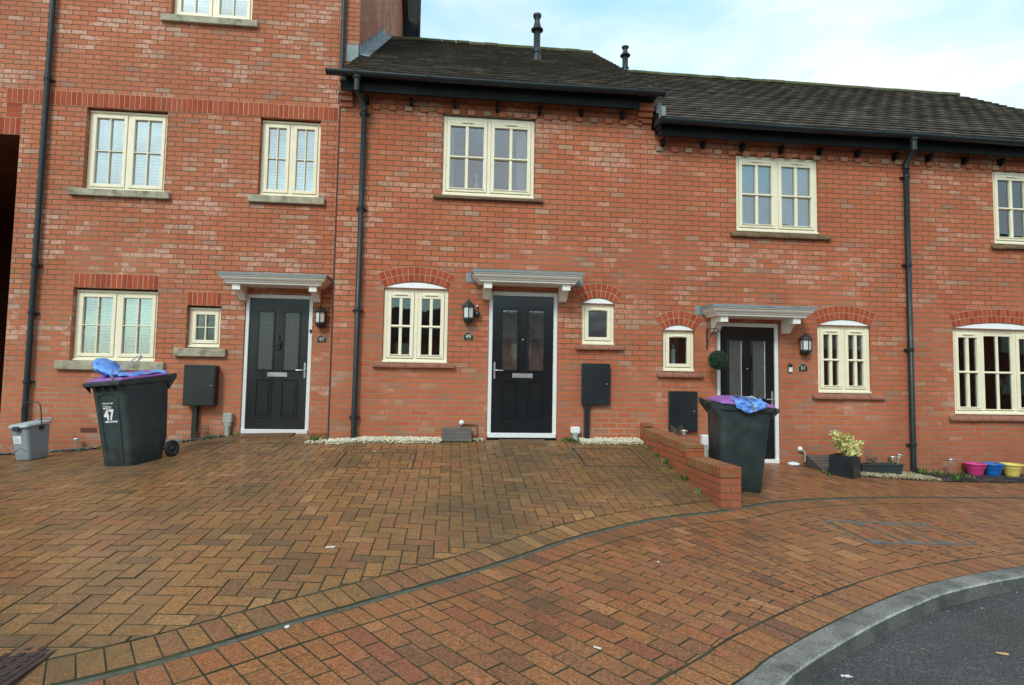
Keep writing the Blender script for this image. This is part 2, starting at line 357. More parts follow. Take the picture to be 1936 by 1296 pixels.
def textmesh(txt, size, M, depth=.001, bold=0.0, align='CENTER'):
    cu = bpy.data.curves.new('t', 'FONT'); cu.body = txt; cu.size = size; cu.extrude = depth; cu.align_x = align; cu.offset = bold
    ob = bpy.data.objects.new('t', cu); COL.objects.link(ob); dg = bpy.context.evaluated_depsgraph_get(); dg.update()
    me = ob.evaluated_get(dg).to_mesh(); vs = [M @ v.co for v in me.vertices]; fs = [tuple(p.vertices) for p in me.polygons]
    b = MB(); b.add(vs, fs); ob.evaluated_get(dg).to_mesh_clear(); bpy.data.objects.remove(ob); bpy.data.curves.remove(cu); return b
def facing(x, y, z, rz=0):  # text in XZ plane facing -Y, then turned
    return Matrix.Translation((x, y, z)) @ Matrix.Rotation(rz, 4, 'Z') @ Matrix.Rotation(math.pi/2, 4, 'X')

# ------------------------------------------------------------------ terrain
def catmull(P, step=.05):
    out = []
    P = [Vector(p) for p in P]; P = [P[0]*2-P[1]]+P+[P[-1]*2-P[-2]]
    for i in range(1, len(P)-2):
        a, b, c, d = P[i-1:i+3]; n = max(2, int((c-b).length/step))
        for k in range(n):
            t = k/n; out.append(.5*((2*b)+(c-a)*t+(2*a-5*b+4*c-d)*t*t+(3*b-a-3*c+d)*t**3))
    out.append(P[-2]); return out
EDGE = catmull([(-9, -8.3, .14), (-6, -7.3, .14), (-3.2, -6.25, .15), (-1.62, -5.48, .15), (-.84, -4.9, .155), (0, -4.27, .165), (.46, -3.90, .175), (.94, -3.48, .19), (1.46, -3.12, .205), (2.02, -2.85, .225), (2.74, -2.62, .235), (3.42, -2.26, .235), (4.40, -1.93, .21), (5.75, -1.70, .17), (7.1, -1.60, .14), (9, -1.55, .13), (13, -1.55, .12)])
KERB = catmull([(-9, -9.6, .1), (-5, -8.5, .1), (-2, -7.45, .1), (0, -6.5, .1), (1.33, -5.60, .1), (1.65, -5.35, .1), (2.22, -4.98, .1), (2.83, -4.63, .1), (3.46, -4.33, .1), (4.49, -4.02, .1), (6, -3.75, .1), (8.5, -3.55, .1), (13, -3.4, .1)])
def interp_curve(Cv, x):
    lo, hi = 0, len(Cv)-1
    if x <= Cv[0].x: return Cv[0].y, Cv[0].z
    if x >= Cv[-1].x: return Cv[-1].y, Cv[-1].z
    while hi-lo > 1:
        md = (lo+hi)//2
        if Cv[md].x <= x: lo = md
        else: hi = md
    a, b = Cv[lo], Cv[hi]; t = (x-a.x)/max(1e-9, b.x-a.x); return a.y+(b.y-a.y)*t, a.z+(b.z-a.z)*t
BL = [(-12, .25), (-6.5, .30), (-5.74, .345), (-3.9, .51), (-3.2, .615), (-1.7, .645), (2.8, .655)]
BRr = [(2.8, .42), (3.2, .39), (4.8, .338), (5.03, .322), (6.0, .25), (6.96, .19), (8.2, .17), (12, .16)]
def lerp_tab(T, x):
    if x <= T[0][0]: return T[0][1]
    for (a, p), (b, q) in zip(T, T[1:]):
        if x <= b: return p+(q-p)*(x-a)/(b-a)
    return T[-1][1]
def zg(x, y):
    ye, ze = interp_curve(EDGE, x)
    if y >= ye:
        y0 = .896 if x < -2.3 else (0 if x > -1.2 else .896*(-1.2-x)/1.1)
        b = lerp_tab(BL if x < 2.81 else BRr, x); t = min(1, max(0, (y0-y)/(y0-ye))); return b+(ze-b)*t
    yk, _ = interp_curve(KERB, x); t = min(1, (ye-y)/max(.05, ye-yk)); return ze+(.10-ze)*t
def offset_curve(Cv, d):  # d>0 to the left of travel (uphill / house side)
    out = []
    for i, p in enumerate(Cv):
        t = (Cv[min(i+1, len(Cv)-1)]-Cv[max(i-1, 0)]); n = Vector((-t.y, t.x, 0)).normalized(); out.append(p+n*d)
    return out
def arclen(Cv):
    L = [0]
    for a, b in zip(Cv, Cv[1:]): L.append(L[-1]+math.hypot(b.x-a.x, b.y-a.y))
    return L
EL = arclen(EDGE)
def uv2xy(Cv, L, u, v):
    u = min(max(u, 0), L[-1]-1e-6); lo, hi = 0, len(L)-1
    while hi-lo > 1:
        md = (lo+hi)//2
        if L[md] <= u: lo = md
        else: hi = md
    a, b = Cv[lo], Cv[hi]; t = (u-L[lo])/max(1e-9, L[hi]-L[lo]); p = a.lerp(b, t)
    tg = (Cv[min(hi+3, len(Cv)-1)]-Cv[max(lo-3, 0)]); n = Vector((-tg.y, tg.x)).normalized()
    return (p.x+n.x*v, p.y+n.y*v)
def sd(Cv, x, y):  # signed distance, + on the house side
    best = 1e9; sg = 1
    for i in range(0, len(Cv)-1, 3):
        a = Cv[i]; b = Cv[min(i+3, len(Cv)-1)]
        dx, dy = b.x-a.x, b.y-a.y; t = ((x-a.x)*dx+(y-a.y)*dy)/(dx*dx+dy*dy+1e-12); t = min(1, max(0, t))
        ex, ey = x-a.x-dx*t, y-a.y-dy*t; d = ex*ex+ey*ey
        if d < best: best = d; sg = 1 if dx*ey-dy*ex > 0 else -1
    return sg*math.sqrt(best)
def clip(poly, f):
    if not poly: return poly
    vals = [f(p[0], p[1]) for p in poly]
    if min(vals) >= 0: return poly
    if max(vals) <= 0: return []
    out = []
    for i in range(len(poly)):
        a, b = poly[i], poly[(i+1) % len(poly)]; fa, fb = vals[i], vals[(i+1) % len(poly)]
        if fa >= 0: out.append(a)
        if (fa >= 0) != (fb >= 0):
            t = fa/(fa-fb); out.append((a[0]+(b[0]-a[0])*t, a[1]+(b[1]-a[1])*t))
    return out
def area(p): return .5*sum(p[i][0]*p[(i+1) % len(p)][1]-p[(i+1) % len(p)][0]*p[i][1] for i in range(len(p)))
def inset(poly, d):
    if area(poly) < 0: poly = poly[::-1]
    res = poly
    for i in range(len(poly)):
        a, b = poly[i], poly[(i+1) % len(poly)]; dx, dy = b[0]-a[0], b[1]-a[1]; L = math.hypot(dx, dy)
        if L < 1e-6: continue
        nx, ny = -dy/L, dx/L; res = clip(res, lambda x, y: (x-a[0])*nx+(y-a[1])*ny-d)
        if len(res) < 3: return []
    return res
def simplify(p):
    o = []
    for q in p:
        if not o or math.hypot(q[0]-o[-1][0], q[1]-o[-1][1]) > .004: o.append(q)
    if len(o) > 2 and math.hypot(o[0][0]-o[-1][0], o[0][1]-o[-1][1]) < .004: o.pop()
    return o
def paver(mb, poly, joint=.0029):
    poly = simplify(poly)
    if len(poly) < 3 or abs(area(poly)) < .0010: return
    o = inset(poly, joint); 
    if len(o) < 3: return
    cx = sum(p[0] for p in o)/len(o); cy = sum(p[1] for p in o)/len(o)
    k = 1-.0030/max(.02, min(math.hypot(p[0]-cx, p[1]-cy) for p in o))
    t = [(cx+(p[0]-cx)*k, cy+(p[1]-cy)*k) for p in o]
    dz = R.gauss(0, .0009); gx, gy = R.gauss(0, .006), R.gauss(0, .006)
    def H(p, e): return zg(p[0], p[1])+dz+(p[0]-cx)*gx+(p[1]-cy)*gy+e
    n = len(o); vs = [(p[0], p[1], H(p, 0)) for p in t]+[(p[0], p[1], H(p, -.003)) for p in o]+[(p[0], p[1], H(p, -.03)) for p in o]
    fs = [tuple(range(n))]+[(i, i+n, (i+1) % n+n, (i+1) % n) for i in range(n)]+[(i+n, i+2*n, (i+1) % n+2*n, (i+1) % n+n) for i in range(n)]
    q = R.random(); mb.add(vs, fs[:1], False, q, 0); o_ = len(mb.v)-len(vs)
    for f in fs[1:]: mb.f.append(tuple(i+o_ for i in f)); mb.r.append(q); mb.sm.append(False); mb.mi.append(1)

# joint bed (one sheet) under all paving
def sheet():
    b = MB(); nx = 240; xs = [-11+24*i/nx for i in range(nx+1)]; vs = []; fs = []; n1, n2 = 24, 60; ny = n1+n2
    for x in xs:
        yk, _ = interp_curve(KERB, x); ye, _ = interp_curve(EDGE, x); y1 = 1.0 if x < -1.7 else .1
        ys = [yk+(ye-yk)*j/n1 for j in range(n1)]+[ye+(y1-ye)*j/n2 for j in range(n2+1)]
        for y in ys: vs.append((x, y, zg(x, y)-.0052))
    for i in range(nx):
        for j in range(ny): fs.append((i*(ny+1)+j, (i+1)*(ny+1)+j, (i+1)*(ny+1)+j+1, i*(ny+1)+j+1))
    b.add(vs, fs, True); return struct(b.build('ground_bed', JOINT))
sheet()

COVERS = [(-1.30, -.43, -1.55, -.80), (-3.05, -2.20, -.62, .10), (1.62, 2.42, -1.25, -.42)]
def in_cover(x, y):
    return any(a < x < b and c < y < d for a, b, c, d in COVERS)
def cover_f(k):
    a, b, c, d = COVERS[k]
    return lambda x, y: max(a-x, x-b, c-y, y-d)
M_ = .1125
SD_CACHE = {}
def sdE(x, y):
    k = (round(x, 4), round(y, 4))
    if k not in SD_CACHE: SD_CACHE[k] = sd(EDGE, x, y)
    return SD_CACHE[k]
# drive: right-angle herringbone, laid square to the houses
dr = MB()
def drive_ok(x, y): return sdE(x, y)-.262
def herring(mb, x0, x1, y0, y1, fns, avoid=True):
    ni, nj = int((x1-x0)/M_)+3, int((y1-y0)/M_)+3
    for j in range(-2, nj):
        for i in range(-2, ni):
            ph = (i-j) % 4
            X, Y = x0+i*M_, y0+j*M_
            if ph == 0: p = [(X, Y), (X+2*M_, Y), (X+2*M_, Y+M_), (X, Y+M_)]
            elif ph == 2: p = [(X, Y-M_), (X+M_, Y-M_), (X+M_, Y+M_), (X, Y+M_)]
            else: continue
            cx, cy = p[0][0]*.5+p[2][0]*.5, p[0][1]*.5+p[2][1]*.5
            if cy-interp_curve(EDGE, cx)[0] < -.6: continue
            q = p
            for f in fns: q = clip(q, f)
            if len(q) < 3: continue
            if avoid:
                hit = False
                for (a, b, c, d) in COVERS:
                    xs = [t[0] for t in q]; ys = [t[1] for t in q]
                    if max(xs) <= a or min(xs) >= b or max(ys) <= c or min(ys) >= d: continue
                    hit = True; pieces = []
                    pieces.append(clip(q, lambda x, y: a-x)); pieces.append(clip(q, lambda x, y: x-b))
                    mid = clip(clip(q, lambda x, y: x-a), lambda x, y: b-x)
                    pieces.append(clip(mid, lambda x, y: c-y)); pieces.append(clip(mid, lambda x, y: y-d))
                    for z in pieces:
                        if len(z) > 2: paver(mb, z)
                    break
                if hit: continue
            paver(mb, q)
wallR = lambda x, y: 2.50-x
def houseline(x, y): return (.885 if x < -1.69 else -.01)-y
herring(dr, -9.0, 2.9, -7.0, .95, [drive_ok, wallR, houseline])
# a straight header row beside the garden wall
yy = -.01
while yy > -2.5:
    q = clip([(2.50, yy-M_), (2.70, yy-M_), (2.70, yy), (2.50, yy)], drive_ok)
    if len(q) > 2: paver(dr, q)
    yy -= M_
# soldier row along the edging
def soldier(mb, Cv, L, v0, v1, umin, umax, step=M_, fns=()):
    u = umin
    while u < umax:
        q = [uv2xy(Cv, L, u, v0), uv2xy(Cv, L, u+step, v0), uv2xy(Cv, L, u+step, v1), uv2xy(Cv, L, u, v1)]
        for f in fns: q = clip(q, f)
        if len(q) > 2: paver(mb, q)
        u += step
soldier(dr, EDGE, EL, .024, .255, .5, EL[-1]-4, fns=(lambda x, y: 2.69-x,))
struct(dr.build('driveway', [PAVE, JOINT], origin=(0, 0, 0)))
# trays of the three recessed covers: same pavers inside a thin metal frame
gi = 0
for k, (a, b, c, d) in enumerate(COVERS):
    zc = zg((a+b)/2, (c+d)/2)
    root = thing('inspection_cover', ['recessed paver-filled cover in the drive below the large arched window', 'recessed paver-filled cover in the drive in front of door 47', 'recessed paver-filled cover in the drive beside the low brick wall'][k], 'inspection cover', ((a+b)/2, (c+d)/2, zc), 'recessed covers in the brick drive')
    pv = MB(); x0, y0 = a+.02, c+.02
    for j in range(-2, 12):
        for i in range(-2, 12):
            ph = (i-j+k) % 4; X, Y = x0+i*M_, y0+j*M_
            if ph == 0: p = [(X, Y), (X+2*M_, Y), (X+2*M_, Y+M_), (X, Y+M_)]
            elif ph == 2: p = [(X, Y-M_), (X+M_, Y-M_), (X+M_, Y+M_), (X, Y+M_)]
            else: continue
            q = clip(clip(clip(clip(p, lambda x, y: x-a-.012), lambda x, y: b-.012-x), lambda x, y: y-c-.012), lambda x, y: d-.012-y)
            if len(q) > 2: paver(pv, q)
    pv.build('paver_infill', [PAVE, JOINT], root)
    fr = MB()
    def strip(xa, xb, ya, yb):
        vs = [(x, y, zg(x, y)+e) for e in (-.02, .002) for x, y in ((xa, ya), (xb, ya), (xb, yb), (xa, yb))]
        fr.add(vs, [(0, 1, 2, 3), (4, 5, 6, 7), (0, 1, 5, 4), (1, 2, 6, 5), (2, 3, 7, 6), (3, 0, 4, 7)])
    strip(a, a+.012, c, d); strip(b-.012, b, c, d); strip(a+.012, b-.012, c, c+.012); strip(a+.012, b-.012, d-.012, d)
    fr.build('frame', simple('dark frame %d' % k, (.05, .055, .05), .6, metal=.3, var=.3), root)

# concrete edging
ed = MB(); 
def ribbon(mb, Cv, L, v0, v1, u0, u1, du, top, skirt=.05, gap=.004, fn=None):
    u = u0
    while u < u1:
        n = max(1, int(du/.09)); vs = []; fs = []; e = u+du-gap
        for k in range(n+1):
            uu = u+(e-u)*k/n
            a = uv2xy(Cv, L, uu, v0); b = uv2xy(Cv, L, uu, v1)
            za, zb = (fn or zg)(*a)+top, (fn or zg)(*b)+top
            vs += [(a[0], a[1], za-skirt), (a[0], a[1], za), (b[0], b[1], zb), (b[0], b[1], zb-skirt)]
        for k in range(n):
            for s_ in range(3): fs.append((k*4+s_, k*4+s_+1, (k+1)*4+s_+1, (k+1)*4+s_))
        fs += [(0, 1, 2, 3), (n*4, n*4+3, n*4+2, n*4+1)]
        mb.add(vs, fs, False, R.random()); u += du
ribbon(ed, EDGE, EL, -.026, .010, 1, EL[-1]-.5, .915, -.004)
struct(ed.build('path_edging', CONC, origin=(0, 0, 0)))

# footway and the apron of house 51: bond laid square to the edging curve
fw = MB()
SDK = {}
def sdK(x, y):
    k = (round(x, 4), round(y, 4))
    if k not in SDK: SDK[k] = sd(KERB, x, y)
    return SDK[k]
soldier(fw, EDGE, EL, -.255, -.032, 1.5, EL[-1]-1)
KL = arclen(KERB)
soldier(fw, KERB, KL, .008, .232, 1, KL[-1]-1)
MH = (3.60, 4.62, -3.50, -2.86)   # big cover in the footway
nu = int((EL[-1]-2.5)/M_)
for i in range(nu):
    u = 1.5+i*M_; x_, y_ = uv2xy(EDGE, EL, u, -1.)
    if x_ < -3.5 or x_ > 11: continue
    off = (i % 2)*M_+R.choice((0, 0, 0, .02)); v = -.262+ (0 if i % 2 else M_)
    while v > -3.2:
        v0 = v; v1 = v-2*M_
        q = [uv2xy(EDGE, EL, u, min(v0, -.262)), uv2xy(EDGE, EL, u, v1), uv2xy(EDGE, EL, u+M_, v1), uv2xy(EDGE, EL, u+M_, min(v0, -.262))]
        v = v1
        if all(sdK(*p) < .2 for p in q): continue
        q = clip(q, lambda x, y: sdK(x, y)-.238)
        if len(q) < 3: continue
        xs = [t[0] for t in q]; ys = [t[1] for t in q]
        if not (max(xs) <= MH[0] or min(xs) >= MH[1] or max(ys) <= MH[2] or min(ys) >= MH[3]):
            for z in (clip(q, lambda x, y: MH[0]-x), clip(q, lambda x, y: x-MH[1])):
                if len(z) > 2: paver(fw, z)
            mid = clip(clip(q, lambda x, y: x-MH[0]), lambda x, y: MH[1]-x)
            for z in (clip(mid, lambda x, y: MH[2]-y), clip(mid, lambda x, y: y-MH[3])):
                if len(z) > 2: paver(fw, z)
            continue
        paver(fw, q)
struct(fw.build('footway', [PAVR, JOINT], origin=(0, 0, 0)))
ap = MB()
def apron_lim(x, y):
    lim = -.01 if x < 5.35 else -.62-.012*(x-5.35)
    if 5.0 < x < 5.35: lim = -.01-.61*(x-5.0)/.35
    return lim-y
for i in range(nu):
    u = 1.5+i*M_; x_, y_ = uv2xy(EDGE, EL, u, .5)
    if x_ < 2.2 or x_ > 12: continue
    v = .035-(M_ if i % 2 else 0)
    while v < 3.0:
        v0 = v; v1 = v+2*M_; v = v1
        q = [uv2xy(EDGE, EL, u, max(v0, .03)), uv2xy(EDGE, EL, u+M_, max(v0, .03)), uv2xy(EDGE, EL, u+M_, v1), uv2xy(EDGE, EL, u, v1)]
        q = clip(q, lambda x, y: x-2.915)
        q = clip(q, apron_lim) if q else q
        if len(q) > 2: paver(ap, q)
struct(ap.build('front_path', [PAVR, JOINT], origin=(0, 0, 0)))

# granite kerb stones
kb = MB(); u = .5
while u < KL[-1]-1.2:
    n = 8; e = u+.91-.005; vs = []; fs = []; j = R.gauss(0, .001)
    prof = [(0, -.12), (0, .0), (-.004, .006), (-.122, .004), (-.134, -.003), (-.141, -.013), (-.150, -.145)]
    for k in range(n+1):
        uu = u+(e-u)*k/n
        for (v, z) in prof:
            a = uv2xy(KERB, KL, uu, v-.002); vs.append((a[0], a[1], .1+z+j))
    m_ = len(prof)
    for k in range(n):
        for s_ in range(m_-1): fs.append((k*m_+s_, k*m_+s_+1, (k+1)*m_+s_+1, (k+1)*m_+s_))
    fs += [tuple(range(m_)), tuple(n*m_+q for q in reversed(range(m_)))]
    kb.add(vs, fs, False, 0); tone = R.uniform(.42, .58)
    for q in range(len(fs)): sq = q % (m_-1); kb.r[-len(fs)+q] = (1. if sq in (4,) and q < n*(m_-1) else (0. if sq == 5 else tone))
    u += .915
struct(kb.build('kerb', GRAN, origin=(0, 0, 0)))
rd = MB(); 
rp = [(p.x, p.y) for p in offset_curve(KERB, -.135)][::6]
vs = [(x, y, 0.004) for x, y in rp]+[(x, -60, 0.004) for x, y in rp]; n = len(rp)
rd.add(vs, [(i, i+1, n+i+1, n+i) for i in range(n-1)], False)
struct(rd.build('road', ASPH, origin=(0, 0, 0)))
gd = MB(); gd.box(-1200, 1200, -1200, 1200, -.5, -.06)
struct(gd.build('ground', simple('rough ground', (.07, .075, .04), .95, var=.3, scale=.5), origin=(0, 0, 0)))

# ------------------------------------------------------------------ houses
def arc_pts(x0, x1, zs, rise, n=14):
    """segmental arch from (x1,zs) to (x0,zs), bulging up by rise"""
    w = (x1-x0)/2; r = (w*w+rise*rise)/(2*rise); cx = (x0+x1)/2; cz = zs+rise-r; a = math.asin(w/r)
    return [(cx+r*math.sin(t), cz+r*math.cos(t)) for t in [a-2*a*k/n for k in range(n+1)]], (cx, cz, r, a)
def opening(o):
    x0, x1, z0, z1, rise = o
    if rise: return [(x0, z0), (x1, z0)]+arc_pts(x0, x1, z1, rise)[0]
    return [(x0, z0), (x1, z0), (x1, z1), (x0, z1)]
def wall_skin(outer, holes, y, depth):
    """front skin with real openings and reveals"""
    b = MB(); loops = [outer]+[opening(h)[::-1] for h in holes]
    pts = [(p[0], y, p[1]) for l in loops for p in l]
    tris = tessellate_polygon([[Vector((p[0], p[1], 0)) for p in l] for l in loops])
    b.add(pts, [tuple(t) for t in tris])
    for l in loops[1:]:
        n = len(l); vs = [(p[0], y, p[1]) for p in l]+[(p[0], y+depth, p[1]) for p in l]
        b.add(vs, [(i, (i+1) % n, (i+1) % n+n, i+n) for i in range(n)])
    return b
def fix_front(o):  # faces of the front skin look towards -Y
    me = o.data; bm = bmesh.new(); bm.from_mesh(me)
    for f in bm.faces:
        if abs(f.normal.y) > .9 and f.normal.y > 0: f.normal_flip()
    bm.to_mesh(me); bm.free()

def window(house, x0, x1, z0, z1, y, style, fill=None, rise=0, blind=None, sill=None, secs=2, name='window'):
    """frame front face at y; returns part"""
    o = MB(); c = MB(); g = MB()
    ow = .05 if style != 'wc' else .045
    yb = y+.07
    # fixed frame
    o.bbox(x0, x0+ow, y, yb, z0, z1, .004); o.bbox(x1-ow, x1, y, yb, z0, z1, .004)
    o.bbox(x0+ow, x1-ow, y, yb, z1-ow, z1, .004); o.bbox(x0+ow, x1-ow, y, yb, z0, z0+.055, .004)
    o.bbox(x0-.004, x1+.004, y-.028, y-.001, z0-.004, z0+.028, .005)   # nosing
    if style == '47': o.bbox(x0+.004, x1-.004, y-.02, y-.001, z1-.03, z1+.0, .004)
    n = secs; mw = .05
    if secs == 3: ws = [.42/1.57*(x1-x0), .62/1.57*(x1-x0), .53/1.57*(x1-x0)]; ws = [(x1-x0)*.322, (x1-x0)*.356, (x1-x0)*.322]
    else: ws = [(x1-x0)/n]*n
    xs = [x0]
    for w in ws: xs.append(xs[-1]+w)
    for k in range(1, n): o.bbox(xs[k]-mw/2, xs[k]+mw/2, y, yb, z0+.055, z1-ow, .004)
    root = o.build(name, CREAM, house)
    for k in range(n):
        a = xs[k]+(ow if k == 0 else mw/2)+.003; b_ = xs[k+1]-(ow if k == n-1 else mw/2)-.003
        zb, zt = z0+.06, z1-ow-.003; cas = not (secs == 3 and k == 1)
        yf = y-.014 if cas else y+.004; ye_ = y+.045; sw = .052 if cas else .02
        if style == 'wc': sw = .05
        c = MB()
        c.bbox(a, a+sw, yf, ye_, zb, zt, .005); c.bbox(b_-sw, b_, yf, ye_, zb, zt, .005)
        c.bbox(a+sw, b_-sw, yf, ye_, zt-sw, zt, .005); c.bbox(a+sw, b_-sw, yf, ye_, zb, zb+sw, .005)
        gx0, gx1, gz0, gz1 = a+sw, b_-sw, zb+sw, zt-sw
        nc, nr, bw = (2, 2, .018) if style == '47' else ((1, 1, 0) if style == 'wc' else (2, 2, .042))
        if style == '49': gz1 -= .03; c.bbox(gx0, gx1, yf+.002, ye_, gz1, zt-sw, .002)
        cxs = [gx0+(gx1-gx0)*i/nc for i in range(nc+1)]
        for i in range(1, nc): c.bbox(cxs[i]-bw/2, cxs[i]+bw/2, yf+.006, ye_, gz0, gz1, .004)
        if nr == 2:
            zm = (gz0+gz1)/2; hb = bw*.8
            for i in range(nc):
                l = gx0 if i == 0 else cxs[i]+bw/2; r_ = gx1 if i == nc-1 else cxs[i+1]-bw/2
                c.bbox(l, r_, yf+.007, ye_, zm-hb/2, zm+hb/2, .004)
        if style == '49':   # ledges under the panes and trickle vent
            c.bbox(gx0-.012, gx1+.012, yf-.012, yf-.0005, gz0-.014, gz0, .003)
            c.bbox(gx0-.012, gx1+.012, yf-.008, yf+.005, zm-.01, zm+.002, .003)
        if style in ('49', 'wc') and cas:
            xm = (a+b_)/2; vw = min(.085, (b_-a)*.3); c.bbox(xm-vw, xm+vw, yf-.016, yf-.0005, zt-.04, zt-.022, .003)
        if cas and secs > 1:  # hinges as small dark marks
            pass
        c.build('casement' if cas else 'fixed_light', CREAM, root)
        q = MB(); q.box(gx0-.005, gx1+.005, y+.024, y+.028, gz0-.005, gz1+.005)
        q.build('pane', GLOBS if fill == 'obscured' else ((GL47 if z1 > 3 else GL47G) if style == '47' else GLLOW if z1 < 3 else GLASS), root)
    # shadow gap lines of casements come from real 3 mm gaps; room behind
    rm = MB(); d = 1.6; X0, X1, Z0, Z1 = x0-.5, x1+.5, z0-.6, z1+.3
    yy = y+.10
    rm.add([(X0, yy, Z0), (X1, yy, Z0), (X1, yy+d, Z0), (X0, yy+d, Z0), (X0, yy, Z1), (X1, yy, Z1), (X1, yy+d, Z1), (X0, yy+d, Z1)],
           [(0, 1, 2, 3), (4, 5, 6, 7), (3, 2, 6, 7), (0, 3, 7, 4), (1, 2, 6, 5)])
    rm.add([(X0, yy, Z0), (x0, yy, z0), (x0, yy, z1), (X0, yy, Z1), (X1, yy, Z1), (x1, yy, z1), (x1, yy, z0), (X1, yy, Z0)],
           [(0, 1, 2, 3), (3, 2, 5, 4), (4, 5, 6, 7), (7, 6, 1, 0)])
    rm.build('room_lining', ROOM, root, fixn=False)
    if sill:
        kind, sx0, sx1, sz0, sz1, wy = sill; sb = MB()
        if kind == 'stone':
            sb.bbox(sx0, sx1, wy-.06, y+.02, sz0, sz1, .008); sb.build('sill', STONE, root)
        else:
            k = max(2, round((sx1-sx0)/.225)); w = (sx1-sx0)/k
            for i in range(k):
                xa, xb = sx0+w*i+.003, sx0+w*(i+1)-.003; j = R.gauss(0, .002)
                vs = [(xa, wy-.055, sz0+j), (xb, wy-.055, sz0+j), (xb, wy+.02, sz0+.012+j), (xa, wy+.02, sz0+.012+j),
                      (xa, wy-.055, sz0+.026+j), (xb, wy-.055, sz0+.026+j), (xb, min(y-.03, wy+.0)+.005, sz1+j), (xa, min(y-.03, wy)+.005, sz1+j)]
                sb.add(vs, [(0, 1, 2, 3), (4, 5, 6, 7), (0, 1, 5, 4), (1, 2, 6, 5), (2, 3, 7, 6), (3, 0, 4, 7)], False, R.random())
            sb.build('sill', TERRM if kind == 'mossy' else TERR, root)
    if rise:
        f = MB(); ap_, _ = arc_pts(x0-.0, x1+.0, z1+.006, rise-.010); 
        f.prism([(x1, z1+.002), ]+ap_+[(x0, z1+.002)], y-.026, y+.05); f.build('arch_infill', INF, root)
        d_ = MB(); d_.bbox(x0-.002, x1+.002, y-.04, y-.027, z1-.006, z1+.010, .003); d_.build('drip_bead', TERR, root)
    return root
def soldier_band(house, x0, x1, z0, z1, y, name='lintel_course', step=.075):
    b = MB(); n = round((x1-x0)/step); w = (x1-x0)/n
    for i in range(n):
        j = R.gauss(0, .0012); b.bbox(x0+w*i+.005+R.uniform(-.0015, .0015), x0+w*(i+1)-.005+R.uniform(-.0015, .0015), y-.005+max(-.002, min(.002, j)), y+.06, z0+.003, z1-.005+R.gauss(0, .0012), .003, R.random())
    b.box(x0, x1, y-.0012, y+.05, z0+.0005, z1, mi=1, rnd=.5)
    return b.build(name, [SOLD, MORT], house)
def arch(house, x0, x1, zs, rise, y, rings=2, depth=.108, name='brick_arch'):
    _, (cx, cz, r, a) = arc_pts(x0, x1, zs, rise)
    b = MB(); a2 = a
    n = max(5, round((r+depth)*2*a2/.078))
    for ring in range(rings):
        r0 = r+ring*depth+.004; r1 = r0+depth-.010
        for k in range(n):
            t0 = -a2+2*a2*k/n+.0045/(r0); t1 = -a2+2*a2*(k+1)/n-.0045/(r0)
            j = R.gauss(0, .001)
            ps = [(cx+r0*math.sin(t0), cz+r0*math.cos(t0)), (cx+r0*math.sin(t1), cz+r0*math.cos(t1)), (cx+r1*math.sin(t1), cz+r1*math.cos(t1)), (cx+r1*math.sin(t0), cz+r1*math.cos(t0))]
            b.prism(ps, y-.005+max(-.002, min(.002, j)), y-.0006, R.random())
    r0, r1 = r+.0005, r+rings*depth
    m_ = 24
    for k in range(m_):
        t0 = -a2+2*a2*k/m_; t1 = -a2+2*a2*(k+1)/m_
        b.add([(cx+r0*math.sin(t0), y-.0022, cz+r0*math.cos(t0)), (cx+r0*math.sin(t1), y-.0022, cz+r0*math.cos(t1)), (cx+r1*math.sin(t1), y-.0022, cz+r1*math.cos(t1)), (cx+r1*math.sin(t0), y-.0022, cz+r1*math.cos(t0))], [(0, 1, 2, 3)], False, .5, 1)
    return b.build(name, [SOLD, MORT], house, fixn=True)

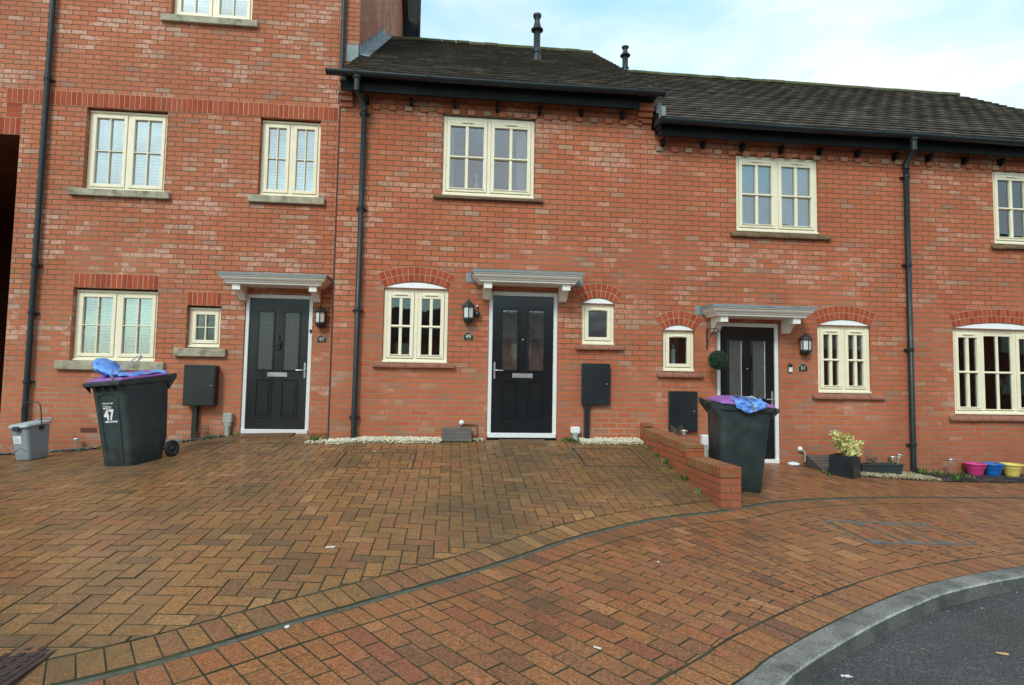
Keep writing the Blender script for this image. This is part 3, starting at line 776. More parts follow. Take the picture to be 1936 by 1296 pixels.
def door(house, x0, x1, z0, z1, y, leafmat, hinge='left', glassy='tex', knocker=None):
    fr = MB(); ow = .055
    fr.bbox(x0, x0+ow, y-.01, y+.07, z0, z1, .005); fr.bbox(x1-ow, x1, y-.01, y+.07, z0, z1, .005); fr.bbox(x0+ow, x1-ow, y-.01, y+.07, z1-.06, z1, .005)
    root = fr.build('door', WHITE, house)
    th = MB(); th.bbox(x0+.01, x1-.01, y-.035, y+.06, z0-.02, z0+.045, .005); th.build('threshold', LG if 'pale grey plastic' in MATS else WHITE, root)
    a, b_, zb, zt = x0+ow+.003, x1-ow-.003, z0+.05, z1-.063; W = b_-a; H = zt-zb
    L = MB(); yf = y+.012; L.bbox(a, b_, yf, yf+.04, zb, zt, .003)
    px = [(a+W*.165, a+W*.40), (a+W*.60, a+W*.835)]
    gz0, gz1 = zb+H*.455, zb+H*.895; lz0, lz1 = zb+H*.095, zb+H*.37
    def mould(xa, xb, za, zc, w=.028, t=.012):
        L.bbox(xa-w, xa, yf-t, yf-.0005, za-w, zc+w, .005); L.bbox(xb, xb+w, yf-t, yf-.0005, za-w, zc+w, .005)
        L.bbox(xa, xb, yf-t, yf-.0005, za-w, za, .005); L.bbox(xa, xb, yf-t, yf-.0005, zc, zc+w, .005)
    for xa, xb in px:
        mould(xa, xb, gz0, gz1)
        mould(xa, xb, lz0, lz1, .018, .012); L.bbox(xa+.028, xb-.028, yf-.014, yf-.0005, lz0+.028, lz1-.028, .013)
    leaf = L.build('door_leaf', leafmat, root)
    G = MB()
    for xa, xb in px:
        G.box(xa, xb, yf-.003, yf-.0008, gz0, gz1)
        if glassy == 'strip': G.box(xb-.014, xb-.008, yf-.0045, yf-.0032, gz0, gz1, mi=1)
    pane_m, nt, bb = nodes('door glass '+glassy); p = pos(nt)
    c0, c1 = ((.03, .036, .036), (.13, .15, .15)) if glassy == 'tex' else (((.018, .02, .022), (.075, .07, .065)) if glassy == 'clear' else ((.05, .058, .056), (.085, .095, .09)))
    if glassy == 'clear': bb.inputs['Specular IOR Level'].default_value = 1.; bb.inputs['IOR'].default_value = 1.9
    sc_ = {'tex': 75, 'clear': 4, 'strip': 20}[glassy]
    nn = noise(nt, p, sc_, 5, .7); nt.links.new(ramp(nt, nn, [(.35, c0), (.7, c1)]), bb.inputs['Base Color'])
    bb.inputs['Roughness'].default_value = (.03 if glassy == 'clear' else .2); bb.inputs['Coat Weight'].default_value = .6
    bump(nt, bb, nn, .25 if glassy == 'tex' else .1, .003)
    G.build('glass_panel', [pane_m, LABEL], root)
    mb = MB(); xm = (a+b_)/2; zl = zb+H*.415
    mb.bbox(xm-.145, xm+.145, yf-.012, yf-.0005, zl-.032, zl+.032, .006); mb.bbox(xm-.12, xm+.12, yf-.018, yf-.0125, zl-.02, zl+.022, .004)
    mb.build('letter_plate', METAL, root)
    hx = b_-.035 if hinge == 'right' else a+.035; s_ = -1 if hinge == 'right' else 1; zh = zb+H*.45
    hd = MB(); hd.bbox(hx-.014, hx+.014, yf-.012, yf-.0005, zh-.12, zh+.12, .004)
    hd.tube([(hx, yf-.01, zh), (hx, yf-.05, zh), (hx+s_*.03, yf-.055, zh+.003), (hx+s_*.12, yf-.05, zh)], .009, 8)
    hd.build('door_handle', METAL, root)
    pk = MB(); 
    if knocker:
        pk.tube([(xm, yf-.012, zb+H*.72), (xm, yf-.02, zb+H*.66), (xm, yf-.02, zb+H*.63)], .018, 10); pk.bbox(xm-.03, xm+.03, yf-.022, yf-.0005, zb+H*.61, zb+H*.69, .01)
        pk.tube([(xm-.03, yf-.02, zb+H*.68), (xm-.035, yf-.035, zb+H*.64), (xm, yf-.04, zb+H*.61), (xm+.035, yf-.035, zb+H*.64), (xm+.03, yf-.02, zb+H*.68)], .007, 8)
        pk.build('knocker', BLACK, root)
    else:
        pk.lathe((0, 0, 0), [(0, 0), (.011, 0), (.011, .01), (0, .012)], 12, M=Matrix.Translation((xm, yf-.001, zb+H*.68)) @ Matrix.Rotation(math.pi/2, 4, 'X'))
        pk.build('spyhole', METAL, root)
    return root

def canopy(house, x0, x1, y, z, depth=.45, h=.112, flash=True):
    """z = top of the moulding; flares outward to x0..x1 at the top"""
    prof = [(0, 0), (0, .018), (.022, .030), (.022, .040), (.048, .054), (.066, .074), (.066, .086), (.09, .100), (.09, h)]   # (outward, up)
    inn = .09; b = MB(); n = len(prof)
    X0, X1, Yf = x0+inn, x1-inn, y-depth+inn; zb = z-h
    rings = []
    for o, u in prof:
        rings.append([(X0-o, y, zb+u), (X0-o, Yf-o, zb+u), (X1+o, Yf-o, zb+u), (X1+o, y, zb+u)])
    vs = [p for r_ in rings for p in r_]; fs = []
    for i in range(n-1):
        for k in range(3): fs.append((i*4+k, i*4+k+1, (i+1)*4+k+1, (i+1)*4+k))
    fs.append((0, 3, 2, 1)); b.add(vs, fs)
    # soffit boards
    cm = b.build('porch_canopy', CANW, house, fixn=True)
    s = MB(); nb = 9; d = (depth-inn-.02)/4
    for i in range(4): s.bbox(X0+.02, X1-.02, y-.005-d*(i+1)+.003, y-.005-d*i, zb-.006, zb-.0005, .002)
    s.build('soffit', CANW, cm)
    l = MB(); e = .012; T = z+.001
    vs = [(x0-e, y-.001, T), (x0-e, y-depth-e, T), (x1+e, y-depth-e, T), (x1+e, y-.001, T), (x0-e, y-depth-e, T+.032), (x1+e, y-depth-e, T+.032), (x0-e, y-.001, T+.05), (x1+e, y-.001, T+.05)]
    l.add(vs, [(0, 1, 2, 3), (1, 2, 5, 4), (4, 5, 7, 6), (0, 1, 4, 6), (3, 2, 5, 7), (0, 3, 7, 6)])
    if flash: l.bbox(x0-.085, x1+.085, y-.006, y-.0016, T-.075, T+.055, .002)
    l.build('lead_roof', LEAD, cm)
    for xb in (X0+.07, X1-.18):
        k = MB(); w = .11; pr = [(y, zb-.006), (y-depth+inn+.035, zb-.006), (y-depth+inn+.035, zb-.088), (y-depth+inn+.075, zb-.088)]
        yc0 = y-depth+inn+.10; pr.append((yc0, zb-.074))
        for t in range(1, 10):
            a = math.pi/2*t/9; pr.append((yc0+(y-.06-yc0)*math.sin(a)**1.0 if False else yc0+(y-.055-yc0)*(t/9), zb-.080-.125*(1-math.cos(a))))
        pr.append((y, zb-.215))
        k.prism([(p[0], p[1]) for p in pr], xb, xb+w, axis='x'); k.build('bracket', CANW, cm)
    return cm

def clip_ring(b, x, y, z, r):
    b.tube([(x+(r+.006)*math.cos(a), y+(r+.006)*math.sin(a), z) for a in [2*math.pi*k/16 for k in range(17)]], .010, 6, cap=False)
    b.box(x-r-.035, x+r+.035, y+r*.6, y+r+.03, z-.012, z+.012)
def downpipe(house, x, y, ztop, zbot, r, joints, swan=None):
    b = MB(); pts = [(x, y, zbot)]
    if swan:  # swan-neck from the gutter: (x,y,z) of the outlet
        gx, gy, gz = swan
        pts = [(x, y, zbot), (x, y, ztop), (x, y, ztop+.02), (gx, gy, ztop+.11), (gx, gy, gz)]
    else: pts = [(x, y, zbot), (x, y, ztop)]
    b.tube(pts, r, 16)
    for z in joints:
        b.tube([(x, y, z-.03), (x, y, z+.03)], r+.006, 16); clip_ring(b, x, y, z, r)
    if swan: b.tube([(x, y, ztop-.08), (x, y, ztop+.015)], r+.006, 16); b.tube([(gx, gy, ztop+.10), (gx, gy, gz)], r+.006, 16); b.lathe((gx, gy, gz-.05), [(r, 0), (r+.02, .02), (r+.02, .06)], 16)
    return b.build('downpipe', PIPE, house)
def gutter(house, x0, x1, y, z, r=.062, outlets=(), step=1.0):
    b = MB(); n = 10; pr = [(y+r*math.cos(math.pi+math.pi*k/n), z+r*math.sin(math.pi+math.pi*k/n)) for k in range(n+1)]
    pr2 = [(y+(r-.006)*math.cos(math.pi+math.pi*k/n), z+(r-.006)*math.sin(math.pi+math.pi*k/n)+.001) for k in range(n+1)][::-1]
    poly = pr+pr2; m_ = len(poly); N_ = 12
    for i in range(N_):
        xa, xb = x0+(x1-x0)*i/N_, x0+(x1-x0)*(i+1)/N_; sag = lambda t: -.012*math.sin(math.pi*t)
        za, zb = sag(i/N_), sag((i+1)/N_)
        vs = [(xa, p[0], p[1]+za) for p in poly]+[(xb, p[0], p[1]+zb) for p in poly]
        b.add(vs, [(k, (k+1) % m_, (k+1) % m_+m_, k+m_) for k in range(m_)], True)
    for xe, s_ in ((x0, -1), (x1, 1)):
        ps = [(y+(r+.004)*math.cos(math.pi+math.pi*k/n), z+(r+.004)*math.sin(math.pi+math.pi*k/n)) for k in range(n+1)]
        b.prism(ps, xe, xe+s_*.012, axis='x')
    x = x0+.35
    while x < x1:
        ps = [(y+(r+.007)*math.cos(math.pi+math.pi*k/n), z+(r+.007)*math.sin(math.pi+math.pi*k/n)) for k in range(n+1)]; qs = [(p[0]*1.0, p[1]) for p in ps]
        inner = [(y+(r+.001)*math.cos(math.pi+math.pi*k/n), z+(r+.001)*math.sin(math.pi+math.pi*k/n)) for k in range(n+1)][::-1]
        sg = -.012*math.sin(math.pi*(x-x0)/(x1-x0)); b.prism([(p[0], p[1]+sg) for p in ps+inner], x, x+.05, axis='x'); x += step
    return b.build('gutter', PIPE, house)

def tiled_roof(house, x0, x1, ye, ze, yr, zr, name='roof', verge_r=True, gauge=.215, tw=.30, back=True):
    """front slope from eaves (ye,ze) to ridge (yr,zr): every plain tile its own small slab"""
    b = MB(); L = math.hypot(yr-ye, zr-ze); dy, dz = (yr-ye)/L, (zr-ze)/L; ny, nz = -dz, dy
    rows = int(L/gauge); nx = int((x1-x0)/tw)
    def P(x, s, h): return (x, ye+dy*s+ny*h, ze+dz*s+nz*h)
    for r_ in range(rows):
        s0 = r_*gauge-.02; s1 = s0+gauge+.03; off = -(tw/2) if r_ % 2 else 0
        rowj = R.gauss(0, .0015)
        for i in range(nx+2):
            xa, xb = x0+off+i*tw, x0+off+(i+1)*tw-.004
            xa, xb = max(x0, xa), min(x1+R.uniform(0, .012), xb)
            if xb-xa < .03: continue
            h = .034+rowj+R.gauss(0, .0015); tl = R.gauss(0, .0012); e = R.gauss(0, .003); sk = R.gauss(0, .0018)
            xs = [xa, (xa+xb)/2, xb]; bow = .004
            vs = []
            for k, x in enumerate(xs):
                hb = bow if k == 1 else 0
                vs += [P(x, s0+e+sk*(k-1), h-.026+hb+tl*(k-1)), P(x, s0+e+sk*(k-1), h+hb+tl*(k-1)), P(x, s1, h-.026+hb)]
            fs = [(0, 1, 4, 3), (3, 4, 7, 6), (1, 2, 5, 4), (4, 5, 8, 7), (0, 2, 1), (6, 7, 8)]
            b.add(vs, fs, False, R.random()**1.3)
    root = b.build(name, TILE, house, fixn=False)
    u = MB(); y2, z2 = yr+(yr-ye), ze
    poly = [(ye+.05, ze-.06), (yr, zr-.05), (y2-.05, ze-.06)]
    u.add([(x, p[0], p[1]+.035) for x in (x0+.004, x1-.004) for p in ((ye+.02, ze-.03), (yr, zr-.03), (y2, z2-.03))], [(0, 1, 4, 3), (1, 2, 5, 4), (0, 3, 5, 2), (0, 2, 1), (3, 4, 5)])
    u.build('roof_deck', TILE, root)
    rg = MB(); x = x0
    while x < x1-.05:
        xe = min(x1, x+.30); j = R.gauss(0, .004); ps = [(yr+.10*math.cos(a), zr-.045+.10*math.sin(a)+j) for a in [math.pi*k/8 for k in range(9)]]
        rg.prism(ps, x+.004, xe-.003, R.random(), axis='x'); x += .30
    rg.build('ridge_tiles', rnd_mat('ridge tile mossy '+name+str(x0), [(0, (.055, .065, .025)), (.5, (.085, .085, .045)), (1, (.10, .10, .07))], (.8, .95), 14, (.6, 1.3), .2, .4, dirt_glint=[((.09, .115, .03), .7, 3, .45, .65)]), root)
    return root

def flue(x, y, z0, z1, label):
    root = thing('roof_flue', label, 'flue', (x, y, z0), 'black flue terminals on the roofs')
    b = MB(); H = z1-z0; b.lathe((x, y, z0-.12), [(.062, 0), (.062, .12+H*.62), (.056, .12+H*.62)], 20)
    b.lathe((x, y, z0), [(.056, H*.55), (.056, H*.66)], 20); b.build('pipe', BLACK, root)
    c = MB(); c.lathe((x, y, z0), [(.04, H*.645), (.108, H*.65), (.112, H*.67), (.08, H*.70), (.048, H*.85), (.045, H*.88), (.072, H*.95), (.078, H*.965), (.078, H), (.06, H), (.055, H*.97), (0, H*.965)], 20); c.build('cowl', BLACK, root)
    k = MB(); k.lathe((x, y, z0), [(.068, H*.14), (.078, H*.17), (.078, H*.2), (.064, H*.22)], 20)
    k.cm = 0; k.add([(x-.16, y-.16, z0-.125), (x+.16, y-.16, z0-.125), (x+.16, y+.14, z0+.085), (x-.16, y+.14, z0+.085)], [(0, 1, 2, 3)])
    k.lathe((x, y, z0), [(.10, -.09), (.07, .10), (.064, .12)], 16); k.build('weathering_collar', PIPE, root)
    return root

# ---- house 47: three storeys, set back 0.9 m, covered passage on its left
Y2 = .896
H47 = thing('terraced_house', 'tall three-storey brick house number 47 with stone sills and dark passage', 'house', (-4.0, Y2, .4))
A = (-5.57, -4.414, 4.20, 5.49, 0); B = (-3.05, -2.14, 4.24, 5.49, 0); T = (-4.45, -3.25, 6.97, 8.25, 0); T2 = (-3.05, -2.14, 6.97, 8.25, 0)
Cw = (-5.60, -4.413, 1.655, 2.75, 0); Dw = (-3.99, -3.50, 1.88, 2.53, 0); DR = (-3.153, -2.157, .62, 2.737, 0)
outer = [(-9.5, .0), (-9.5, 11.2), (-1.60, 11.2), (-1.60, .0), (-6.475, .0)]
outer = [(-6.475, -.1), (-1.60, -.1), (-1.60, 11.2), (-12.5, 11.2), (-12.5, -.1), (-10.2, -.1), (-10.2, 5.0), (-6.475, 5.0)]
w = wall_skin(outer, [A, B, T, Cw, Dw, DR], Y2, .13)
w.add([(-1.60, Y2, -.1), (-1.60, 7.7, -.1), (-1.60, 7.7, 11.2), (-1.60, 4.3, 13.6), (-1.60, Y2, 11.2)], [(0, 1, 2, 3, 4)])
w.add([(-1.60, 7.7, -.1), (-12.5, 7.7, -.1), (-12.5, 7.7, 11.2), (-1.60, 7.7, 11.2)], [(0, 1, 2, 3)])
w.build('wall', BR47, H47, fixn=False)
ps = MB()
ps.add([(-6.475, Y2+.001, -.1), (-6.475, 7.6, -.1), (-6.475, 7.6, 5.0), (-6.475, Y2+.001, 5.0), (-10.2, Y2+.001, -.1), (-10.2, 7.6, -.1), (-10.2, 7.6, 5.0), (-10.2, Y2+.001, 5.0)], [(0, 1, 2, 3), (4, 5, 6, 7), (3, 2, 6, 7), (1, 5, 6, 2)])
ps.build('passage_lining', BRP, H47, fixn=False)
rf = MB(); rf.add([(-12.6, Y2-.3, 11.05), (-1.45, Y2-.3, 11.05), (-1.45, 4.3, 13.7), (-12.6, 4.3, 13.7), (-1.45, 8.0, 11.05), (-12.6, 8.0, 11.05)], [(0, 1, 2, 3), (3, 2, 4, 5)]); rf.build('roof', TILE, H47, fixn=False)
soldier_band(H47, -6.70, -1.66, 5.495, 5.71, Y2, 'string_course')
blk = MB()
for r_ in range(3): 
    blk.bbox(-6.685, -6.475, Y2-.006, Y2-.0015, 5.275+.075*r_-.004, 5.345+.075*r_-.004, .002, R.random())
blk.box(-6.69, -6.47, Y2-.0025, Y2-.0012, 5.265, 5.495, mi=1); blk.build('string_course', [SOLD, MORT], H47)
soldier_band(H47, -10.3, -6.475, 5.003, 5.262, Y2, 'string_course')
YF = Y2+.085
window(H47, -5.565, -4.418, 4.235, 5.465, YF, '47', sill=('stone', -5.725, -4.31, 4.12, 4.228, Y2))
window(H47, -3.046, -2.144, 4.27, 5.465, YF, '47', sill=('stone', -3.173, -2.035, 4.138, 4.248, Y2))
window(H47, -4.446, -3.254, 7.01, 8.22, YF, '47', sill=('stone', -4.575, -3.15, 6.89, 6.998, Y2))
window(H47, -5.595, -4.417, 1.675, 2.725, YF, '47', sill=('stone', -5.76, -4.26, 1.535, 1.665, Y2))
window(H47, -3.985, -3.504, 1.905, 2.505, YF, '47', fill='obscured', secs=1, sill=('stone', -4.125, -3.392, 1.76, 1.885, Y2))
soldier_band(H47, -5.60, -4.413, 2.753, 2.965, Y2); soldier_band(H47, -3.99, -3.50, 2.533, 2.738, Y2)
door(H47, -3.150, -2.160, .645, 2.733, Y2+.03, DOORM, 'right', 'tex', knocker=True)
canopy(H47, -3.40, -1.88, Y2, 2.945)
downpipe(H47, -6.108, Y2-.062, 8.4, .34, .037, (.75+.6, 3.05, 5.9-.05, 2.35))
downpipe(H47, -1.845, Y2-.062, 8.4, 5.75, .034, ())
av = MB(); av.box(-5.38, -5.155, Y2-.004, Y2-.0012, .625, .695, 0.2)
for i in range(9): av.box(-5.372+.024*i, -5.372+.024*i+.012, Y2-.0065, Y2-.0042, .632, .688)
av.build('air_brick', simple('air brick terracotta', (.13, .035, .02), .9), H47)
ld = MB(); ld.add([(-1.597, -.25+Y2-.3, 5.9), (-1.597, 5.0, 9.0), (-1.597, 5.0, 9.35), (-1.597, Y2-.02, 6.62), (-1.597, Y2-.02, 6.2)], [(0, 1, 2, 3, 4)])
ld = MB()
s0 = .709
for i in range(12):
    ya = Y2+i*.30; yb = ya+.29
    if yb > 4.05: break
    za, zb = 5.66+s0*(ya+.30), 5.66+s0*(yb+.30)
    ld.add([(-1.592, ya, za-.05), (-1.592, yb, zb-.05), (-1.592-.002*(i % 2), yb, zb+.19), (-1.592, ya, za+.27)], [(0, 1, 2, 3)])
    ld.add([(-1.592, ya, za+.085), (-1.592, yb, zb+.085), (-1.44, yb, zb+.062), (-1.44, ya, za+.062)], [(0, 1, 2, 3)])
ld.bbox(-1.80, -1.604, Y2-.012, Y2-.003, 6.46, 6.74, .002)
ld.build('lead_flashing', LEAD, H47, fixn=False)
bb = MB(); bb.bbox(-1.598, -1.20, 7.56, 7.72, 6.0, 13.4, .01); bb.bbox(-1.20, -1.12, 7.50, 7.60, 6.0, 13.4, .01); bb.build('barge_board', FASC, H47)

# ---- house 49
H49 = thing('terraced_house', 'two-storey red brick house number 49 beside the tall house', 'house', (.6, 0, .6))
U = (-.222, 1.111, 4.10, 5.305, 0); G = (-.99, -.088, 1.70, 2.757, .095); W = (1.835, 2.316, 2.01, 2.618, .085); D9 = (.487, 1.482, .60, 2.757, 0)
outer = [(-1.68, .3), (2.86, .3), (2.86, 5.62), (-1.68, 5.62)]
w = wall_skin(outer, [U, G, W, D9], 0, .13)
w.add([(-1.68, 0, .1), (-1.68, Y2, .1), (-1.68, Y2, 5.62), (-1.68, 0, 5.62)], [(0, 1, 2, 3)])
w.add([(2.86, 0, 5.3), (2.86, 8.0, 5.3), (2.86, 8.0, 5.62), (2.86, 4.0, 8.65), (2.86, 0, 5.62)], [(0, 1, 2, 3, 4)])
w.add([(-1.68, 8, .1), (2.86, 8, .1), (2.86, 8, 5.62), (-1.68, 8, 5.62)], [(0, 1, 2, 3)])
w.build('wall', BR49, H49, fixn=False)
YW = .032
window(H49, -.219, 1.108, 4.122, 5.285, YW, '49', sill=('mossy', -.343, 1.242, 4.062, 4.118, 0))
window(H49, -.987, -.091, 1.712, 2.752, YW, '49', rise=.092, sill=('tile', -1.118, .022, 1.643, 1.705, 0))
window(H49, 1.838, 2.313, 2.022, 2.612, YW, 'wc', fill='obscured', secs=1, rise=.085, sill=('tile', 1.742, 2.45, 1.948, 2.014, 0))
arch(H49, -.99, -.088, 2.757, .095, 0); arch(H49, 1.835, 2.316, 2.618, .085, 0)
hd_ = MB(); hd_.bbox(-.215, 1.104, .012, .03, 5.288, 5.303, .002); hd_.build('lintel_strip', simple('brown lintel', (.12, .085, .06), .7), H49)
door(H49, .490, 1.479, .70, 2.755, .02, DOORB, 'left', 'clear')
canopy(H49, .235, 1.755, 0, 2.945)
gutter(H49, -1.80, 2.93, -.335, 5.665)
fs_ = MB(); fs_.bbox(-1.64, 2.62, -.21, -.185, 5.46, 5.66, .003); fs_.box(-1.66, 2.84, -.185, -.001, 5.60, 5.63); fs_.bbox(-1.64, 2.62, -.18, -.03, 5.56, 5.597, .003); fs_.build('fascia', FASC, H49)
ex = MB()
for k in range(8): 
    x = -1.30+.617*k
    if x > 2.6: break
    pr = [(-.001, 5.47), (-.10, 5.47), (-.10, 5.40), (-.085, 5.375), (-.06, 5.385), (-.04, 5.365), (-.001, 5.36)]
    ex = MB(); ex.prism(pr, x-.022, x+.022, axis='x'); ex.build('rafter_foot', FASC, H49)
def dentils(house, x0, x1, z, y, mat, phase=0):
    x = x0
    while x < x1:
        b = MB(); b.bbox(x, x+.102, y-.030, y-.0005, z, z+.065, .003, R.random()); b.build('dentil_brick', mat, house); x += .225
DENT = rnd_mat('dentil brick', [(0, (.44, .13, .065)), (.6, (.47, .15, .08)), (.8, (.5, .3, .2)), (1, (.24, .17, .13))], (.7, .9), 50, (.85, 1.12), .3, .4)
dentils(H49, -1.22, 2.62, 5.305-.075+.0, 0, DENT) if False else dentils(H49, -1.22, 2.62, 5.38-.075, 0, DENT)
def corbel(house, x0, x1, ztop, y, courses=3, mat=DENT):
    b = MB()
    for c in range(courses):
        pj = .03+.045*(courses-1-c)
        b.bbox(x0, x1, y-pj, y-.0005, ztop-.075*(c+1)+.004, ztop-.075*c-.005, .003, .2+.5*R.random())
    b.box(x0, x1, y-.03-.045*(courses-1), y-.0005, ztop+.0, ztop+.16, rnd=.3)
    return b.build('corbel', mat, house)
corbel(H49, -1.68, -1.50, 5.53, 0); corbel(H49, 2.64, 2.86, 5.56, 0)
tiled_roof(H49, -1.60, 2.89, -.36, 5.665, 4.0, 8.71)
downpipe(H49, -1.333, -.06, 5.30, .66, .036, (.95, 2.42, 3.85, 5.22), swan=(-1.40, -.33, 5.60))

shd = MB(); shd.box(-1.690, -1.681, -.001, .01, .55, 5.40); shd.box(-1.679, -1.668, -.002, -.0008, .55, 5.40); shd.build('corner_shade_strip', simple('dark corner shade', (.03, .028, .03), .8), H49)  # dark strip painted on for the shaded gap at the house corner
# ---- houses 51 and 53 share one roof line; the wall is one skin split at the party line
def lowhouse(label, x0, x1, holes, brick, loc):
    Hh = thing('terraced_house', label, 'house', loc)
    w = wall_skin([(x0, -.1), (x1, -.1), (x1, 5.24), (x0, 5.24)], holes, 0, .13)
    w.add([(x0, 8, -.1), (x1, 8, -.1), (x1, 8, 5.24), (x0, 8, 5.24)], [(0, 1, 2, 3)])
    w.add([(x0, 0, -.1), (x0, 8, -.1), (x0, 8, 5.24), (x0, 0, 5.24)], [(0, 1, 2, 3)])
    if x1 > 11: w.add([(x1, 0, -.1), (x1, 8, -.1), (x1, 8, 5.24), (x1, 4, 8.25), (x1, 0, 5.24)], [(0, 1, 2, 3, 4)])
    w.build('wall', brick, Hh, fixn=False); return Hh
U1 = (4.176, 5.487, 3.755, 4.965, 0); W1 = (3.043, 3.518, 1.645, 2.258, .08); G1 = (5.438, 6.292, 1.365, 2.395, .09); D1 = (3.862, 4.824, .25, 2.402, 0)
H51 = lowhouse('two-storey red brick house number 51 with topiary ball by its door', 2.8605, 7.02, [U1, W1, G1, D1], BR49, (5, 0, .3))
U3 = (8.412, 9.72, 3.735, 4.94, 0); G3 = (7.648, 9.215, 1.07, 2.405, .10)
H53 = lowhouse('rightmost two-storey brick house with wide window above three coloured pots', 7.0205, 11.6, [U3, G3], BR49, (9, 0, .2))
window(H51, 4.179, 5.484, 3.785, 4.945, YW, '49', sill=('mossy', 4.075, 5.665, 3.69, 3.775, 0))
window(H51, 3.046, 3.515, 1.66, 2.254, YW, 'wc', secs=1, rise=.08, sill=('tile', 2.945, 3.642, 1.572, 1.645, 0))
window(H51, 5.441, 6.289, 1.38, 2.392, YW, '49', rise=.09, sill=('tile', 5.336, 6.478, 1.287, 1.368, 0))
window(H53, 8.415, 9.717, 3.76, 4.925, YW, '49', sill=('mossy', 8.335, 9.82, 3.67, 3.75, 0))
window(H53, 7.651, 9.212, 1.085, 2.40, YW, '49', secs=3, rise=.10, sill=('tile', 7.53, 9.32, .99, 1.072, 0))
arch(H51, 3.043, 3.518, 2.258, .08, 0); arch(H51, 5.438, 6.292, 2.395, .09, 0); arch(H53, 7.648, 9.215, 2.405, .10, 0)
door(H51, 3.865, 4.821, .345, 2.398, .02, DOORB, 'right', 'strip')
canopy(H51, 3.61, 5.13, 0, 2.57)
gutter(H51, 2.90, 7.02, -.335, 5.275); gutter(H53, 7.025, 11.65, -.335, 5.270)
for Hh, a, b_ in ((H51, 2.90, 7.02), (H53, 7.024, 11.6)):
    f = MB(); f.bbox(a, b_, -.21, -.185, 5.085, 5.275, .003); f.box(a, b_, -.185, -.001, 5.215, 5.239); f.bbox(a, b_, -.18, -.03, 5.18, 5.213, .003); f.build('fascia', FASC, Hh)
    ex = MB(); x = a+(.12 if a < 3 else .26)
    while x < b_-.05:
        pr = [(-.001, 5.095), (-.10, 5.095), (-.10, 5.025), (-.085, 5.0), (-.06, 5.01), (-.04, 4.99), (-.001, 4.985)]
        ex = MB(); ex.prism(pr, x-.022, x+.022, axis='x'); ex.build('rafter_foot', FASC, Hh); x += .617
    dentils(Hh, a+.03, b_-.1, 4.93, 0, DENT)
tiled_roof(H51, 2.90, 7.02, -.36, 5.275, 4.0, 8.33); tiled_roof(H53, 7.024, 11.63, -.36, 5.275, 4.0, 8.33)
fl = MB(); fl.add([(2.865, -.42, 5.30), (2.865, -.2, 5.42), (2.865, -.2, 5.56), (2.865, -.42, 5.46)], [(0, 1, 2, 3)]); fl.bbox(2.866, 2.93, -.42, -.30, 5.28, 5.42, .004); fl.build('lead_flashing', LEAD, H51)
downpipe(H51, 6.893, -.06, 4.93, .16, .038, (.62, 1.55+.5, 3.35, 4.72), swan=(6.80, -.33, 5.21))
flue(1.39, 2.0, 7.33, 8.19, 'tall black flue standing on the middle roof above the door of number 49')
flue(3.52, 3.60, 8.09, 8.67, 'smaller black flue rising behind the roof verge between numbers 49 and 51')

# ---- opposite side of the street, only seen as reflections in the windows
HO = thing('terraced_house', 'row of brick houses across the street, seen mirrored in the ground-floor windows', 'house', (5, -42, 0))
ow_ = MB(); ow_.box(-22, 40, -50, -42, -.1, 5.0); ow_.build('wall', BR49, HO)
orf = MB(); orf.prism([(-41.6, 4.9), (-46, 7.9), (-50.4, 4.9)], -22.3, 40.3, axis='x'); orf.build('roof', TILE, HO)
HP = thing('reflection_block', 'tall brick block added across the street to darken the right-hand window reflections', 'building', (36, -27, 0))  # added unseen block, sized so right-hand panes mirror dark brick, not sky
ow_ = MB(); ow_.box(14, 62, -36, -27, -.1, 9.5); ow_.build('wall', BR49, HP)
orf = MB(); orf.prism([(-26.5, 9.4), (-31.5, 13.0), (-36.5, 9.4)], 13.7, 62.3, axis='x'); orf.build('roof', TILE, HP)
for i in range(9):
    for z in (1.0, 3.8, 6.6): q = MB(); q.box(16+i*5, 17.6+i*5, -26.99, -26.9, z, z+1.3); q.build('window', CREAM, HP)
for i in range(12):
    for z in (1.0, 3.3):
        q = MB(); q.box(-20+i*5, -18.4+i*5, -41.99, -41.9, z, z+1.2); q.build('window', CREAM, HO)

